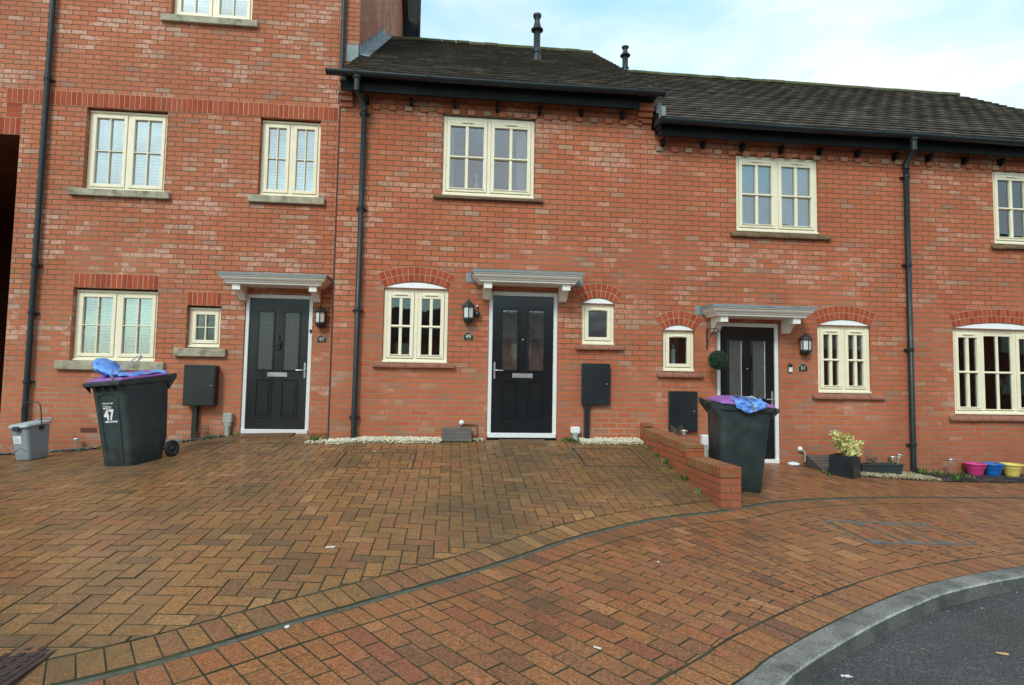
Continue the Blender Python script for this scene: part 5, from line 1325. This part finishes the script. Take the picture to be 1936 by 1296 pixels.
for q in ((-2.53, -1.84, -5.83, -5.805), (-2.53, -1.84, -5.175, -5.15), (-2.53, -2.505, -5.804, -5.176), (-1.865, -1.84, -5.804, -5.176)): b.box(*q, .12, zg(-2, -5.4)+.008)
b.build('frame', RUST, rc)

# ------------------------------------------------------------------ litter
def scrap(x, y, pts, label, mt=LITTER, h=.006, z=None):
    z = (zg(x, y) if z is None else z)+.002; b = MB(); n = len(pts); pr = [(x+a, y+b_) for a, b_ in pts]
    vs = [(p[0], p[1], z+R.uniform(0, h*.4)) for p in pr]+[(p[0], p[1], z+h*R.uniform(.6, 1.3)) for p in pr]
    b.add(vs, [tuple(reversed(range(n))), tuple(range(n, 2*n))]+[(i, (i+1) % n, (i+1) % n+n, i+n) for i in range(n)]); o = b.build('litter_scrap', mt); tag(o, label, 'litter', 'scraps of litter on the ground')
scrap(-.856, -3.855, [(-.035, -.012), (.03, -.010), (.036, .02), (-.03, .018)], 'small pale card lying on the brick drive')
scrap(.763, -5.253, [(-.012, .01), (.018, -.02), (.026, -.012), (-.004, .018)], 'white cigarette stub on the footway bricks near the kerb')
scrap(-.852, -4.97, [(-.012, -.008), (.010, -.012), (.012, .008), (-.004, .014)], 'white pebble beside the concrete edging strip', h=.012)
scrap(3.472, -3.106, [(-.014, -.01), (.014, -.008), (.012, .01), (-.01, .012)], 'tiny red and white wrapper left of the big manhole cover', simple('red wrapper', (.6, .15, .12), .6))
scrap(1.541, -3.993, [(-.012, -.012), (.012, -.008), (.006, .012)], 'tiny white chip in the middle of the footway')
scrap(-.953, -.753, [(-.016, -.012), (.016, -.010), (.012, .012), (-.012, .012)], 'white chip on the drive below the arched window')
scrap(2.051, -5.363, [(-.03, -.004), (.0, -.016), (.032, -.012), (.016, .0), (.024, .010), (-.006, .006), (-.02, .014)], 'ragged white scrap flattened on the road by the kerb', z=.002, h=.002)
scrap(3.101, -5.197, [(-.025, .012), (.025, -.016), (.030, -.009), (-.02, .019)], 'orange-tipped cigarette end on the road', simple('cigarette', (.62, .38, .2), .8), .008, .004)
b = MB()
for _ in range(420):
    u = R.uniform(2, KL[-1]-2); v = -.16-abs(R.gauss(0, .10)); x, y = uv2xy(KERB, KL, u, v)
    r = R.uniform(.003, .009); vs = [(x+r*math.cos(k*1.57+.4)*R.uniform(.6, 1.2), y+r*math.sin(k*1.57+.4)*R.uniform(.6, 1.2), .006+R.uniform(0, .003)) for k in range(4)]+[(x, y, .006+r*.8)]
    b.add(vs, [(0, 1, 4), (1, 2, 4), (2, 3, 4), (3, 0, 4)], False, R.random())
o = b.build('grit', rnd_mat('grit', [(0, (.05, .04, .03)), (.6, (.14, .12, .09)), (1, (.42, .38, .30))], (.7, .9), 60, (.8, 1.2), .3, 0)); tag(o, 'grit and leaf crumbs gathered along the foot of the kerb', 'grit', kind='stuff')

# ------------------------------------------------------------------ wheeled bins
def rrect(w, d, r, n=5, yo=0):
    out = []
    for cx, cy, a0 in ((w/2-r, d/2-r, 0), (-w/2+r, d/2-r, 90), (-w/2+r, -d/2+r, 180), (w/2-r, -d/2+r, 270)):
        for k in range(n+1): a = D2R(a0+90*k/n); out.append((cx+r*math.cos(a), cy+r*math.sin(a)+yo))
    return out
def ground_frame(loc, rz, sc, k=1.0):
    x, y = loc[0], loc[1]; gx = (zg(x+.25, y)-zg(x-.25, y))/.5*k; gy = (zg(x, y+.25)-zg(x, y-.25))/.5*k
    nrm = Vector((-gx, -gy, 1)).normalized(); ex = Vector((1, 0, gx)).normalized(); ey = nrm.cross(ex)
    T = Matrix((ex, ey, nrm)).transposed().to_4x4()
    return Matrix.Translation(loc) @ T @ Matrix.Rotation(rz, 4, 'Z') @ Matrix.Diagonal((sc[0], sc[1], sc[2], 1))
def wheelie(loc, rz, sc, label, number=None):
    root = thing('wheeled_bin', label, 'wheeled bin', loc, 'dark wheeled bins with purple lids')
    M = ground_frame(loc, rz, sc)
    # local: front is -y; body
    secs = [(.0, .44, .50, .04, -.02), (.012, .455, .515, .045, -.02), (.25, .48, .56, .05, -.01), (.60, .515, .61, .055, 0), (.90, .545, .655, .06, .005), (.955, .55, .665, .06, .005)]
    b = MB(); n = None; rings = []
    for z, w, d, r, yo in secs:
        pr = rrect(w, d, r, 5, yo); n = len(pr)
        # recess in the lower back for the axle
        rings.append([M @ Vector((x, y if not (z < .2 and y > .18) else y-.06*(1-z/.25), z)) for x, y in pr])
    vs = [v for r_ in rings for v in r_]; fs = [tuple(reversed(range(n)))]
    for i in range(len(rings)-1):
        for k in range(n): fs.append((i*n+k, i*n+(k+1) % n, (i+1)*n+(k+1) % n, (i+1)*n+k))
    b.add(vs, fs, True); body = b.build('body', BINM, root)
    m_ = body.modifiers.new('edges', 'EDGE_SPLIT'); m_.split_angle = D2R(35)
    # front panel relief: raised border with arched top and two flutes
    f = MB()
    def fy(z): return -(.5+.165*(z/.955))/2-.02*(1-z/.5 if z < .5 else 0)-.0 
    def FP(x, z, e): 
        yy = None
        for (z0, w0, d0, r0, y0), (z1, w1, d1, r1, y1) in zip(secs, secs[1:]):
            if z0 <= z <= z1: t = (z-z0)/(z1-z0); yy = -(d0+(d1-d0)*t)/2+(y0+(y1-y0)*t)
        return M @ Vector((x, yy-e, z))
    for s_ in (-1, 1):
        zs = [.03, .15, .3, .45, .6, .72, .80]; X = [.115, .12, .128, .135, .142, .147, .15]
        for (za, xa), (zb, xb) in zip(zip(zs, X), list(zip(zs, X))[1:]):
            f.add([FP(s_*xa, za, -.002), FP(s_*(xa+.022), za, -.002), FP(s_*(xb+.022), zb, -.002), FP(s_*xb, zb, -.002), FP(s_*(xa+.006), za, .011), FP(s_*(xa+.018), za, .011), FP(s_*(xb+.018), zb, .011), FP(s_*(xb+.006), zb, .011)], [(0, 4, 7, 3), (4, 5, 6, 7), (5, 1, 2, 6)])
    arc = [( .15*math.cos(a), .80+.035*math.sin(a)) for a in [math.pi*k/12 for k in range(13)]]; arc2 = [(.172*math.cos(a), .80+.055*math.sin(a)) for a in [math.pi*k/12 for k in range(13)]]
    for (p0, p1), (q0, q1) in zip(zip(arc, arc[1:]), zip(arc2, arc2[1:])):
        f.add([FP(p0[0], p0[1], -.002), FP(p1[0], p1[1], -.002), FP(q1[0], q1[1], -.002), FP(q0[0], q0[1], -.002), FP(p0[0]*1.02, p0[1]+.004, .011), FP(p1[0]*1.02, p1[1]+.004, .011), FP(q1[0]*.98, q1[1]-.004, .011), FP(q0[0]*.98, q0[1]-.004, .011)], [(0, 1, 5, 4), (4, 5, 6, 7), (7, 6, 2, 3)])
    f.build('front_relief', BINM, root)
    # rim
    r = MB(); o1 = rrect(.575, .70, .05, 5, -.005); o2 = rrect(.52, .62, .05, 5, 0)
    zr0, zr1 = .925, .985; pro = [(rrect(.552, .668, .06, 5, .005), zr0-.01), (rrect(.585, .715, .05, 5, -.008), zr0+.012), (rrect(.592, .725, .05, 5, -.01), zr1), (rrect(.575, .70, .05, 5, -.005), zr1+.004), (o2, zr1-.01)]
    vs = []; fs = []
    for pr, z in pro: vs += [M @ Vector((x, y, z)) for x, y in pr]
    for i in range(len(pro)-1):
        for k in range(n): fs.append((i*n+k, i*n+(k+1) % n, (i+1)*n+(k+1) % n, (i+1)*n+k))
    r.add(vs, fs)
    r.bbox(-.30, .30, -.405, -.36, .935, .985, .010, M=M)                    # front lifting comb
    for x in (-.26, -.12, .02, .16, .25): r.add([M @ Vector(p) for p in ((x-.006, -.335, .86), (x-.006, -.40, .935), (x-.006, -.335, .935), (x+.006, -.335, .86), (x+.006, -.40, .935), (x+.006, -.335, .935))], [(0, 1, 2), (3, 4, 5), (0, 1, 4, 3), (1, 2, 5, 4), (0, 2, 5, 3)])
    r.build('rim', BINM, root)
    # lid, slightly domed, with raised edge
    L = MB(); pro = [(rrect(.585, .70, .05, 5, -.012), .990), (rrect(.588, .705, .05, 5, -.012), 1.005), (rrect(.57, .68, .05, 5, -.01), 1.016), (rrect(.50, .60, .05, 5, -.01), 1.024), (rrect(.40, .48, .05, 5, 0), 1.052), (rrect(.2, .24, .04, 5, 0), 1.070), (rrect(.04, .04, .01, 5, 0), 1.074)]
    vs = []; fs = []
    for pr, z in pro: vs += [M @ Vector((x, y, z+.02*(y+.3))) for x, y in pr]
    for i in range(len(pro)-1):
        for k in range(n): fs.append((i*n+k, i*n+(k+1) % n, (i+1)*n+(k+1) % n, (i+1)*n+k))
    fs.append(tuple(range((len(pro)-1)*n, len(pro)*n))); L.add(vs, fs, True)
    L.build('lid', LILAC, root)
    h = MB(); h.tube([M @ Vector(p) for p in ((-.25, .33, .955), (-.25, .40, .985), (-.25, .415, 1.0), (.25, .415, 1.0), (.25, .40, .985), (.25, .33, .955))], .017, 10)
    for s_ in (-1, 1):
        x = s_*.255; h.add([M @ Vector(p) for p in ((x-.02, .31, .83), (x-.02, .44, .965), (x-.02, .44, 1.02), (x-.02, .30, .985), (x+.02, .31, .83), (x+.02, .44, .965), (x+.02, .44, 1.02), (x+.02, .30, .985))], [(0, 1, 2, 3), (4, 5, 6, 7), (0, 1, 5, 4), (1, 2, 6, 5), (2, 3, 7, 6), (3, 0, 4, 7)])
    h.build('handle', BINM, root)
    ax_ = MB(); ax_.tube([M @ Vector((-.27, .285, .10)), M @ Vector((.27, .285, .10))], .011, 10); ax_.build('axle', METAL, root)
    for s_ in (-1, 1):
        w_ = MB(); MM = M @ Matrix.Translation((s_*.265, .285, .10)) @ Matrix.Rotation(math.pi/2, 4, 'Y')
        w_.lathe((0, 0, 0), [(.075, -.022), (.092, -.024), (.10, -.016), (.10, .016), (.092, .024), (.075, .022)], 28, M=MM); wh = w_.build('wheel', RUBBER, root)
        w_ = MB(); w_.lathe((0, 0, 0), [(0, .022), (.022, .024), (.026, .012), (.06, .008), (.066, .018), (.076, .020), (.076, -.020), (.066, -.018), (.06, -.008), (.026, -.012), (.022, -.024), (0, -.022)], 24, M=MM)
        for k in range(5):
            a = 2*math.pi*k/5; w_.box(.02, .07, -.007, .007, -.014, .014, M=MM @ Matrix.Rotation(a, 4, 'Z'))
        w_.build('hub', BLACK, wh)
    if number:
        e = -(.4)
        def TX(t, size, x, z, bold=0, al='LEFT'):
            zf = z; yf = None
            for (z0, w0, d0, r0, y0), (z1, w1, d1, r1, y1) in zip(secs, secs[1:]):
                if z0 <= z <= z1: q = (z-z0)/(z1-z0); yf = -(d0+(d1-d0)*q)/2+(y0+(y1-y0)*q)
            return textmesh(t, size, M @ Matrix.Translation((x, yf-.004, z)) @ Matrix.Rotation(math.pi/2+.08, 4, 'X'), .0006, bold, al)
        g = TX(number, .165, -.095, .545, .006); 
        for t in (TX('Work now with', .026, -.095, .725, .0008), TX('GREEN HOWARD', .026, -.093, .512, .0014), TX('council', .017, -.01, .688, .0006), TX('recycling', .014, -.01, .674, .0004)): g.add(t.v, t.f)
        # small square emblem, rule and ring
        def quad(x0, x1, z0, z1): 
            g.add([FP(x0, z0, .004), FP(x1, z0, .004), FP(x1, z1, .004), FP(x0, z1, .004)], [(0, 1, 2, 3)])
        quad(-.097, -.093, .668, .708); quad(-.067, -.063, .668, .708); quad(-.093, -.067, .704, .708); quad(-.093, -.067, .668, .684); quad(-.053, -.051, .668, .708)
        for k in range(16):
            a, b2 = 2*math.pi*k/16, 2*math.pi*(k+1)/16; g.add([FP(-.032+.011*math.cos(a), .688+.011*math.sin(a), .004), FP(-.032+.019*math.cos(a), .688+.019*math.sin(a), .004), FP(-.032+.019*math.cos(b2), .688+.019*math.sin(b2), .004), FP(-.032+.011*math.cos(b2), .688+.011*math.sin(b2), .004)], [(0, 1, 2, 3)])
        g.build('number_sticker', LABEL, root, fixn=False)
    return root, M
def bag(name, M, spec, label, straps, lining=None):
    root = thing(name, label, 'bag', M.translation+Vector((0, 0, 1.0)))
    for part, prof, mt in spec:
        b = MB(); nu_, nv = 26, 18; vs = []
        for i in range(nu_+1):
            for j in range(nv+1): vs.append(M @ Vector(prof(i/nu_, j/nv)))
        b.add(vs, [(i*(nv+1)+j, (i+1)*(nv+1)+j, (i+1)*(nv+1)+j+1, i*(nv+1)+j+1) for i in range(nu_) for j in range(nv)], True)
        o = b.build(part, mt, root, fixn=False); s_ = o.modifiers.new('thick', 'SOLIDIFY'); s_.thickness = .003
    for pts in straps:
        b = MB(); P = [M @ Vector(p) for p in catmull(pts, .02)]
        for a_, c_ in zip(P, P[1:]):
            d = (c_-a_).normalized(); s_ = d.cross(Vector((.35, .2, 1))).normalized()*.016; nrm = d.cross(s_).normalized()*.0015
            b.add([a_-s_-nrm, a_+s_-nrm, c_+s_-nrm, c_-s_-nrm, a_-s_+nrm, a_+s_+nrm, c_+s_+nrm, c_-s_+nrm], [(0, 1, 2, 3), (4, 5, 6, 7), (0, 3, 7, 4), (1, 2, 6, 5)])
        b.build('strap', STRAP, root)
    return root
def rough(u, v, s=1.): return (math.sin(u*23+v*7)*.4+math.sin(u*9-v*17+1)*.5+math.sin(v*31+u*13+2)*.3+math.sin(u*47+v*41)*.15)*s
BP = (-3.73, -.80); z = zg(*BP)
root47, M47 = wheelie((BP[0], BP[1], z), D2R(-24), (.94, .94, 1.0), 'dark wheeled bin marked 47 with purple lid and crumpled blue bag on top', '47')
BQ = (3.30, -1.62); z5 = zg(*BQ)
root51, M51 = wheelie((BQ[0], BQ[1], z5), D2R(83), (.95, .89, .99), 'dark wheeled bin with purple lid behind the garden wall of number 51')
# blue bag on bin 47: a puffed lump at the front left, and a flat fold running back along the right edge
def puff(u, v):
    a = u*2*math.pi; t = v; x = -.37+.56*t; r = (.115*math.sin(math.pi*min(1, t*.96+.12))**.5+.008)*(1-.60*t)+.004; r *= 1+.16*rough(u, v)
    return (x+.03*rough(v, u)-.03*math.sin(a), -.08-.22*t+1.5*r*math.cos(a), 1.20-.165*t+r*.80*math.sin(a)+.012*rough(u*1.7, v*1.3))
def fold(u, v):
    x = -.06+.36*v; y = -.34+.66*u; return (x+.012*rough(u, v)-.02, y, 1.042+.02*v*(1-v)*4+.012*rough(u*.8, v)-.012*(v > .9)+.012*max(0, u-.5))
bag('reusable_bag', M47, [('bag_bulge', puff, BAGB), ('bag_fold', fold, BAGB)], 'crumpled blue woven bag with grey strap lying on the lid of bin 47', [[(-.02, -.30, 1.06), (.04, -.20, 1.10), (.10, -.05, 1.20), (.13, .02, 1.255), (.155, .05, 1.265), (.15, .03, 1.22), (.09, -.10, 1.11), (.03, -.22, 1.07)], [(.14, -.36, 1.05), (.18, -.38, 1.03), (.20, -.39, .99)]])
def hang(u, v):   # triangular flap over the long right-hand side (+x local), hanging down
    y = -.17+.40*u; s = v; w = (1-abs(u-.45)*1.1); drop = max(0, s-.45)/.55
    x = -(.12+.20*min(1, s/.45)+.02*drop+.012*rough(u, v)); zz = 1.055-.02*min(1, s/.45)-.125*drop*w+.008*rough(v, u)+.02*(1-min(1, s/.45))
    return (x+.01, -(y+.03*drop*(u-.5)*-1), zz)
def tuck(u, v):
    a = u*2*math.pi; r = .035*math.sin(math.pi*(.1+.85*v))+.004; return (-(.20+.02*rough(u, v)*.5+r*math.sin(a)*.8), -(-.02+.16*v+r*math.cos(a)*.6), 1.075+r*.6*math.sin(a)+.01*rough(v, u))
bag('reusable_bag', M51, [('bag_flap', hang, BAGB), ('bag_bunch', tuck, BAGW)], 'blue bag flattened under the purple lid edge of the bin by door 51', [[(-.10, .10, 1.08), (-.22, .03, 1.095), (-.31, -.02, 1.06), (-.342, -.05, .99), (-.342, -.06, .94)]])

# food caddy
cd_ = (-5.49, .10); z = zg(*cd_)+.006
root = thing('food_caddy', 'small grey food waste caddy with upright black handle in front of the far left downpipe', 'food caddy', (cd_[0], cd_[1], z))
M = ground_frame((cd_[0], cd_[1], z), D2R(-15), (.90, .90, 1.12))
b = MB(); secs = [(0, .235, .285, .03), (.01, .245, .295, .035), (.12, .265, .32, .04), (.36, .30, .37, .045), (.385, .31, .38, .045)]; rings = []
for z_, w_, d_, r_ in secs: pr = rrect(w_, d_, r_, 5); n = len(pr); rings += [M @ Vector((x, y, z_)) for x, y in pr]
fs = [tuple(reversed(range(n)))]
for i in range(len(secs)-1):
    for k in range(n): fs.append((i*n+k, i*n+(k+1) % n, (i+1)*n+(k+1) % n, (i+1)*n+k))
b.add(rings, fs, True); b.build('body', GREYP, root)
b = MB(); pro = [(rrect(.315, .40, .045, 5), .375), (rrect(.34, .425, .05, 5, -.005), .382), (rrect(.34, .425, .05, 5, -.005), .40), (rrect(.30, .37, .05, 5), .418), (rrect(.1, .12, .03, 5), .425)]; vs = []; fs = []
for pr, z_ in pro: vs += [M @ Vector((x, y, z_+.06*(y+.2))) for x, y in pr]
for i in range(len(pro)-1):
    for k in range(n): fs.append((i*n+k, i*n+(k+1) % n, (i+1)*n+(k+1) % n, (i+1)*n+k))
fs.append(tuple(range((len(pro)-1)*n, len(pro)*n))); b.add(vs, fs, True)
b.tube([M @ Vector(p) for p in ((-.12, .17, .42), (-.12, .235, .455), (.12, .235, .455), (.12, .17, .42))], .012, 8)
b.build('lid', simple('pale grey lid', (.36, .40, .43), .5, var=.06), root)
b = MB(); b.bbox(-.05, .05, -.232, -.20, .345, .40, .006, M=M); b.build('clasp', BLACK, root)
b = MB(); b.tube([M @ Vector(p) for p in catmull([(-.165, .02, .37), (-.165, .02, .50), (-.16, .02, .60), (-.125, .02, .655), (-.05, .02, .665), (.05, .02, .665), (.125, .02, .655), (.16, .02, .60), (.165, .02, .50), (.165, .02, .37)], .03)], .0075, 8)
for s_ in (-1, 1): b.bbox(s_*.165-.012, s_*.165+.012, -.01, .05, .34, .39, .004, M=M)
b.build('handle', BLACK, root)
b = MB(); b.add([M @ Vector((x, -(.160+.025*(z_-.12)/.24)-.003, z_)) for x, z_ in ((-.10, .20), (.03, .20), (.03, .285), (-.10, .285))], [(0, 1, 2, 3)]); b.build('sticker', LABEL, root)
t = MB()
for i, wd in enumerate((.05, .10, .10)): t.add([M @ Vector((x, -(.160+.025*(z_-.12)/.24)-.0045, z_)) for x, z_ in ((-.085, .262-.022*i), (-.085+wd, .262-.022*i), (-.085+wd, .268-.022*i), (-.085, .268-.022*i))], [(0, 1, 2, 3)])
t.build('printed_lines', BLACK, root)
wv = MB(); P = [(-.13, .115), (-.09, .115), (-.05, .135), (-.01, .15), (.03, .14), (.07, .115), (.12, .11)]
for (a_, za), (c_, zc) in zip(P, P[1:]): wv.add([M @ Vector(p) for p in ((a_, -.161, za), (c_, -.161, zc), (c_, -.163, zc-.007), (a_, -.163, za-.007))], [(0, 1, 2, 3)])
wv.build('moulded_line', BLACK, root)

# ------------------------------------------------------------------ inside the windows
def blind(name, x0, x1, z0, z1, y, mt, pitch, label, tilt=.35, group='slatted blinds in the windows'):
    b = MB(); z = z0
    while z < z1:
        h = pitch*.54; dy = h*math.cos(tilt); dz = h*math.sin(tilt)
        b.add([(x0, y-dy, z-dz), (x1, y-dy, z-dz), (x1, y+dy, z+dz), (x0, y+dy, z+dz)], [(0, 1, 2, 3)]); z += pitch
    for x in (x0+.08, (x0+x1)/2, x1-.08): b.box(x-.002, x+.002, y-.016, y-.013, z0, z1)
    b.bbox(x0, x1, y-.02, y+.02, z1, z1+.03, .003)
    o = b.build('window_blind', mt, fixn=False); tag(o, label, 'blind', group)
blind('b', -5.5, -4.49, 4.30, 5.40, YF+.14, BLIND, .05, 'white slatted blind behind the wide upper window of number 47', 1.15)
blind('b', -2.98, -2.21, 4.33, 5.40, YF+.14, BLIND, .05, 'white slatted blind behind the narrow upper window of number 47', 1.15)
blind('b', -4.38, -3.32, 7.08, 8.15, YF+.14, BLIND, .05, 'white slatted blind behind the top-floor window of number 47', 1.15)
blind('b', -5.53, -4.48, 1.74, 2.66, YF+.14, BLIND, .045, 'white slatted blind behind the ground-floor window of number 47', .55)
blind('b', 7.70, 9.16, 1.15, 2.34, YW+.095, BLINDD, .06, 'dark shutter slats behind the wide ground-floor window on the right', .75)
blind('b', 8.47, 9.66, 3.83, 4.87, YW+.14, SHADE, .06, 'grey slats behind the rightmost upper window', .8)
def curtain(x0, x1, z0, z1, y, mt, label, cat='curtain', waves=9, amp=.018):
    b = MB(); n = 60; vs = []
    for i in range(n+1):
        t = i/n; vs += [(x0+(x1-x0)*t, y+amp*math.sin(t*waves*6.28)+amp*.4*math.sin(t*17), z) for z in (z0, z1)]
    b.add(vs, [(2*i, 2*i+2, 2*i+3, 2*i+1) for i in range(n)], True); o = b.build('curtain', mt, fixn=False); tag(o, label, cat)
curtain(.86, 1.08, 4.14, 5.3, YW+.16, CURT, 'pale curtain at the right side of the upper window above door 49')
curtain(-.20, -.06, 4.14, 5.3, YW+.16, CURT, 'pale curtain at the left side of the upper window above door 49')
for lb, (a_, c_, z0_, z1_) in {'white shutter stile in the left half of the wide upper window of 47': (-5.30, -5.22, 4.27, 5.4), 'white shutter stile in the right half of the wide upper window of 47': (-4.78, -4.70, 4.27, 5.4), 'white shutter stile behind the narrow upper window of 47': (-2.72, -2.66, 4.3, 5.4)}.items():
    b = MB(); b.bbox(a_, c_, YF+.085, YF+.105, z0_, z1_, .004); o = b.build('shutter_stile', WHITE); tag(o, lb, 'shutter')
for lb, q in {'grey roller shade filling the upper window of number 51': (4.22, 5.45, 3.82, 4.93), 'grey roller shade drawn half down in the ground-floor window of number 51': (5.48, 6.25, 2.05, 2.36)}.items():
    b = MB(); b.box(q[0], q[1], YW+.12, YW+.123, q[2], q[3]); b.tube([(q[0], YW+.13, q[3]), (q[1], YW+.13, q[3])], .018, 10); o = b.build('roller_shade', SHADE); tag(o, lb, 'roller shade')
# ornaments on window boards
root = thing('glass_bottle', 'clear glass bottle standing inside the upper window above door 49', 'bottle', (.28, YW+.12, 4.18)); b = MB()
b.lathe((.28, YW+.12, 4.185), [(0, 0), (.038, 0), (.042, .02), (.042, .10), (.03, .15), (.012, .19), (.012, .25), (.02, .26), (.022, .30), (0, .31)], 20); b.build('bottle', simple('milky glass', (.55, .6, .62), .12, var=.1), root)
root = thing('lighthouse_ornament', 'blue and white lighthouse ornament inside the small window of 51', 'ornament', (3.27, YW+.12, 1.72)); b = MB()
b.lathe((3.25, YW+.12, 1.72), [(0, 0), (.05, 0), (.05, .03), (.038, .05), (.030, .24), (.036, .25), (.036, .265), (0, .265)], 20); b.build('tower', simple('pale blue glaze', (.42, .62, .72), .25), root)
b = MB(); b.lathe((3.25, YW+.12, 1.985), [(.018, 0), (.018, .04), (.026, .045), (0, .08)], 16); b.build('lantern_room', simple('blue glaze', (.10, .30, .45), .25), root)
root = thing('toy_figure', 'small blue and yellow ornament in the ground-floor window of 51', 'ornament', (6.13, YW+.12, 1.46)); b = MB()
b.lathe((6.13, YW+.10, 1.47), [(0, 0), (.035, 0), (.04, .03), (.035, .09), (.02, .10)], 16); b.build('base', simple('light blue', (.2, .5, .8), .4), root)
b = MB(); b.lathe((6.13, YW+.10, 1.57), [(.015, 0), (.032, .02), (.03, .055), (0, .07)], 16); b.build('top', simple('yellow', (.8, .6, .05), .4), root)

# ------------------------------------------------------------------ light and sky
w = bpy.data.worlds.new('World'); SC.world = w; w.use_nodes = True; nt = w.node_tree
bg = nt.nodes['Background']; sky = nt.nodes.new('ShaderNodeTexSky'); sky.sky_type = 'NISHITA'; sky.sun_disc = False
SUN_EL, SUN_AZ = D2R(42), D2R(207)   # azimuth clockwise from +Y
sky.sun_elevation = SUN_EL; sky.sun_rotation = SUN_AZ; sky.air_density = 1.0; sky.dust_density = 1.6; sky.ozone_density = 1.2
tc = nt.nodes.new('ShaderNodeTexCoord')
mp = nt.nodes.new('ShaderNodeMapping'); mp.inputs['Scale'].default_value = (1, 1, 2.6); nt.links.new(tc.outputs['Generated'], mp.inputs[0])
cl = noise(nt, mp.outputs[0], 1.7, 7, .58)
cf = ramp(nt, cl, [(.38, (0, 0, 0)), (.60, (1, 1, 1))])
cloud = ramp(nt, noise(nt, mp.outputs[0], 3.1, 5, .6), [(.3, (8.4, 9.6, 10.4)), (.7, (12.2, 13.0, 13.4))])
tint = mix(nt, 1., sky.outputs[0], (1.25, 1.75, 1.55), 'MULTIPLY')
lift = mix(nt, 1., tint, (3.4, 5.5, 6.0), 'ADD')
cc = mix(nt, cf, lift, cloud)
nt.links.new(cc, bg.inputs[0]); bg.inputs[1].default_value = .080
sl = bpy.data.lights.new('sun', 'SUN'); so = bpy.data.objects.new('sun', sl); COL.objects.link(so)
sl.energy = 1.5; sl.angle = D2R(14); sl.color = (1, .95, .88)
d = Vector((math.sin(SUN_AZ)*math.cos(SUN_EL), math.cos(SUN_AZ)*math.cos(SUN_EL), math.sin(SUN_EL)))
so.rotation_euler = d.to_track_quat('Z', 'Y').to_euler(); so.location = (0, 0, 20)
vs_ = SC.view_settings; SC.display_settings.display_device = 'sRGB'
vs_.view_transform = 'Standard'; vs_.look = 'None'; vs_.exposure = .31; vs_.gamma = 1; vs_.use_curve_mapping = False
SC.cycles.max_bounces = 6; SC.cycles.transparent_max_bounces = 8
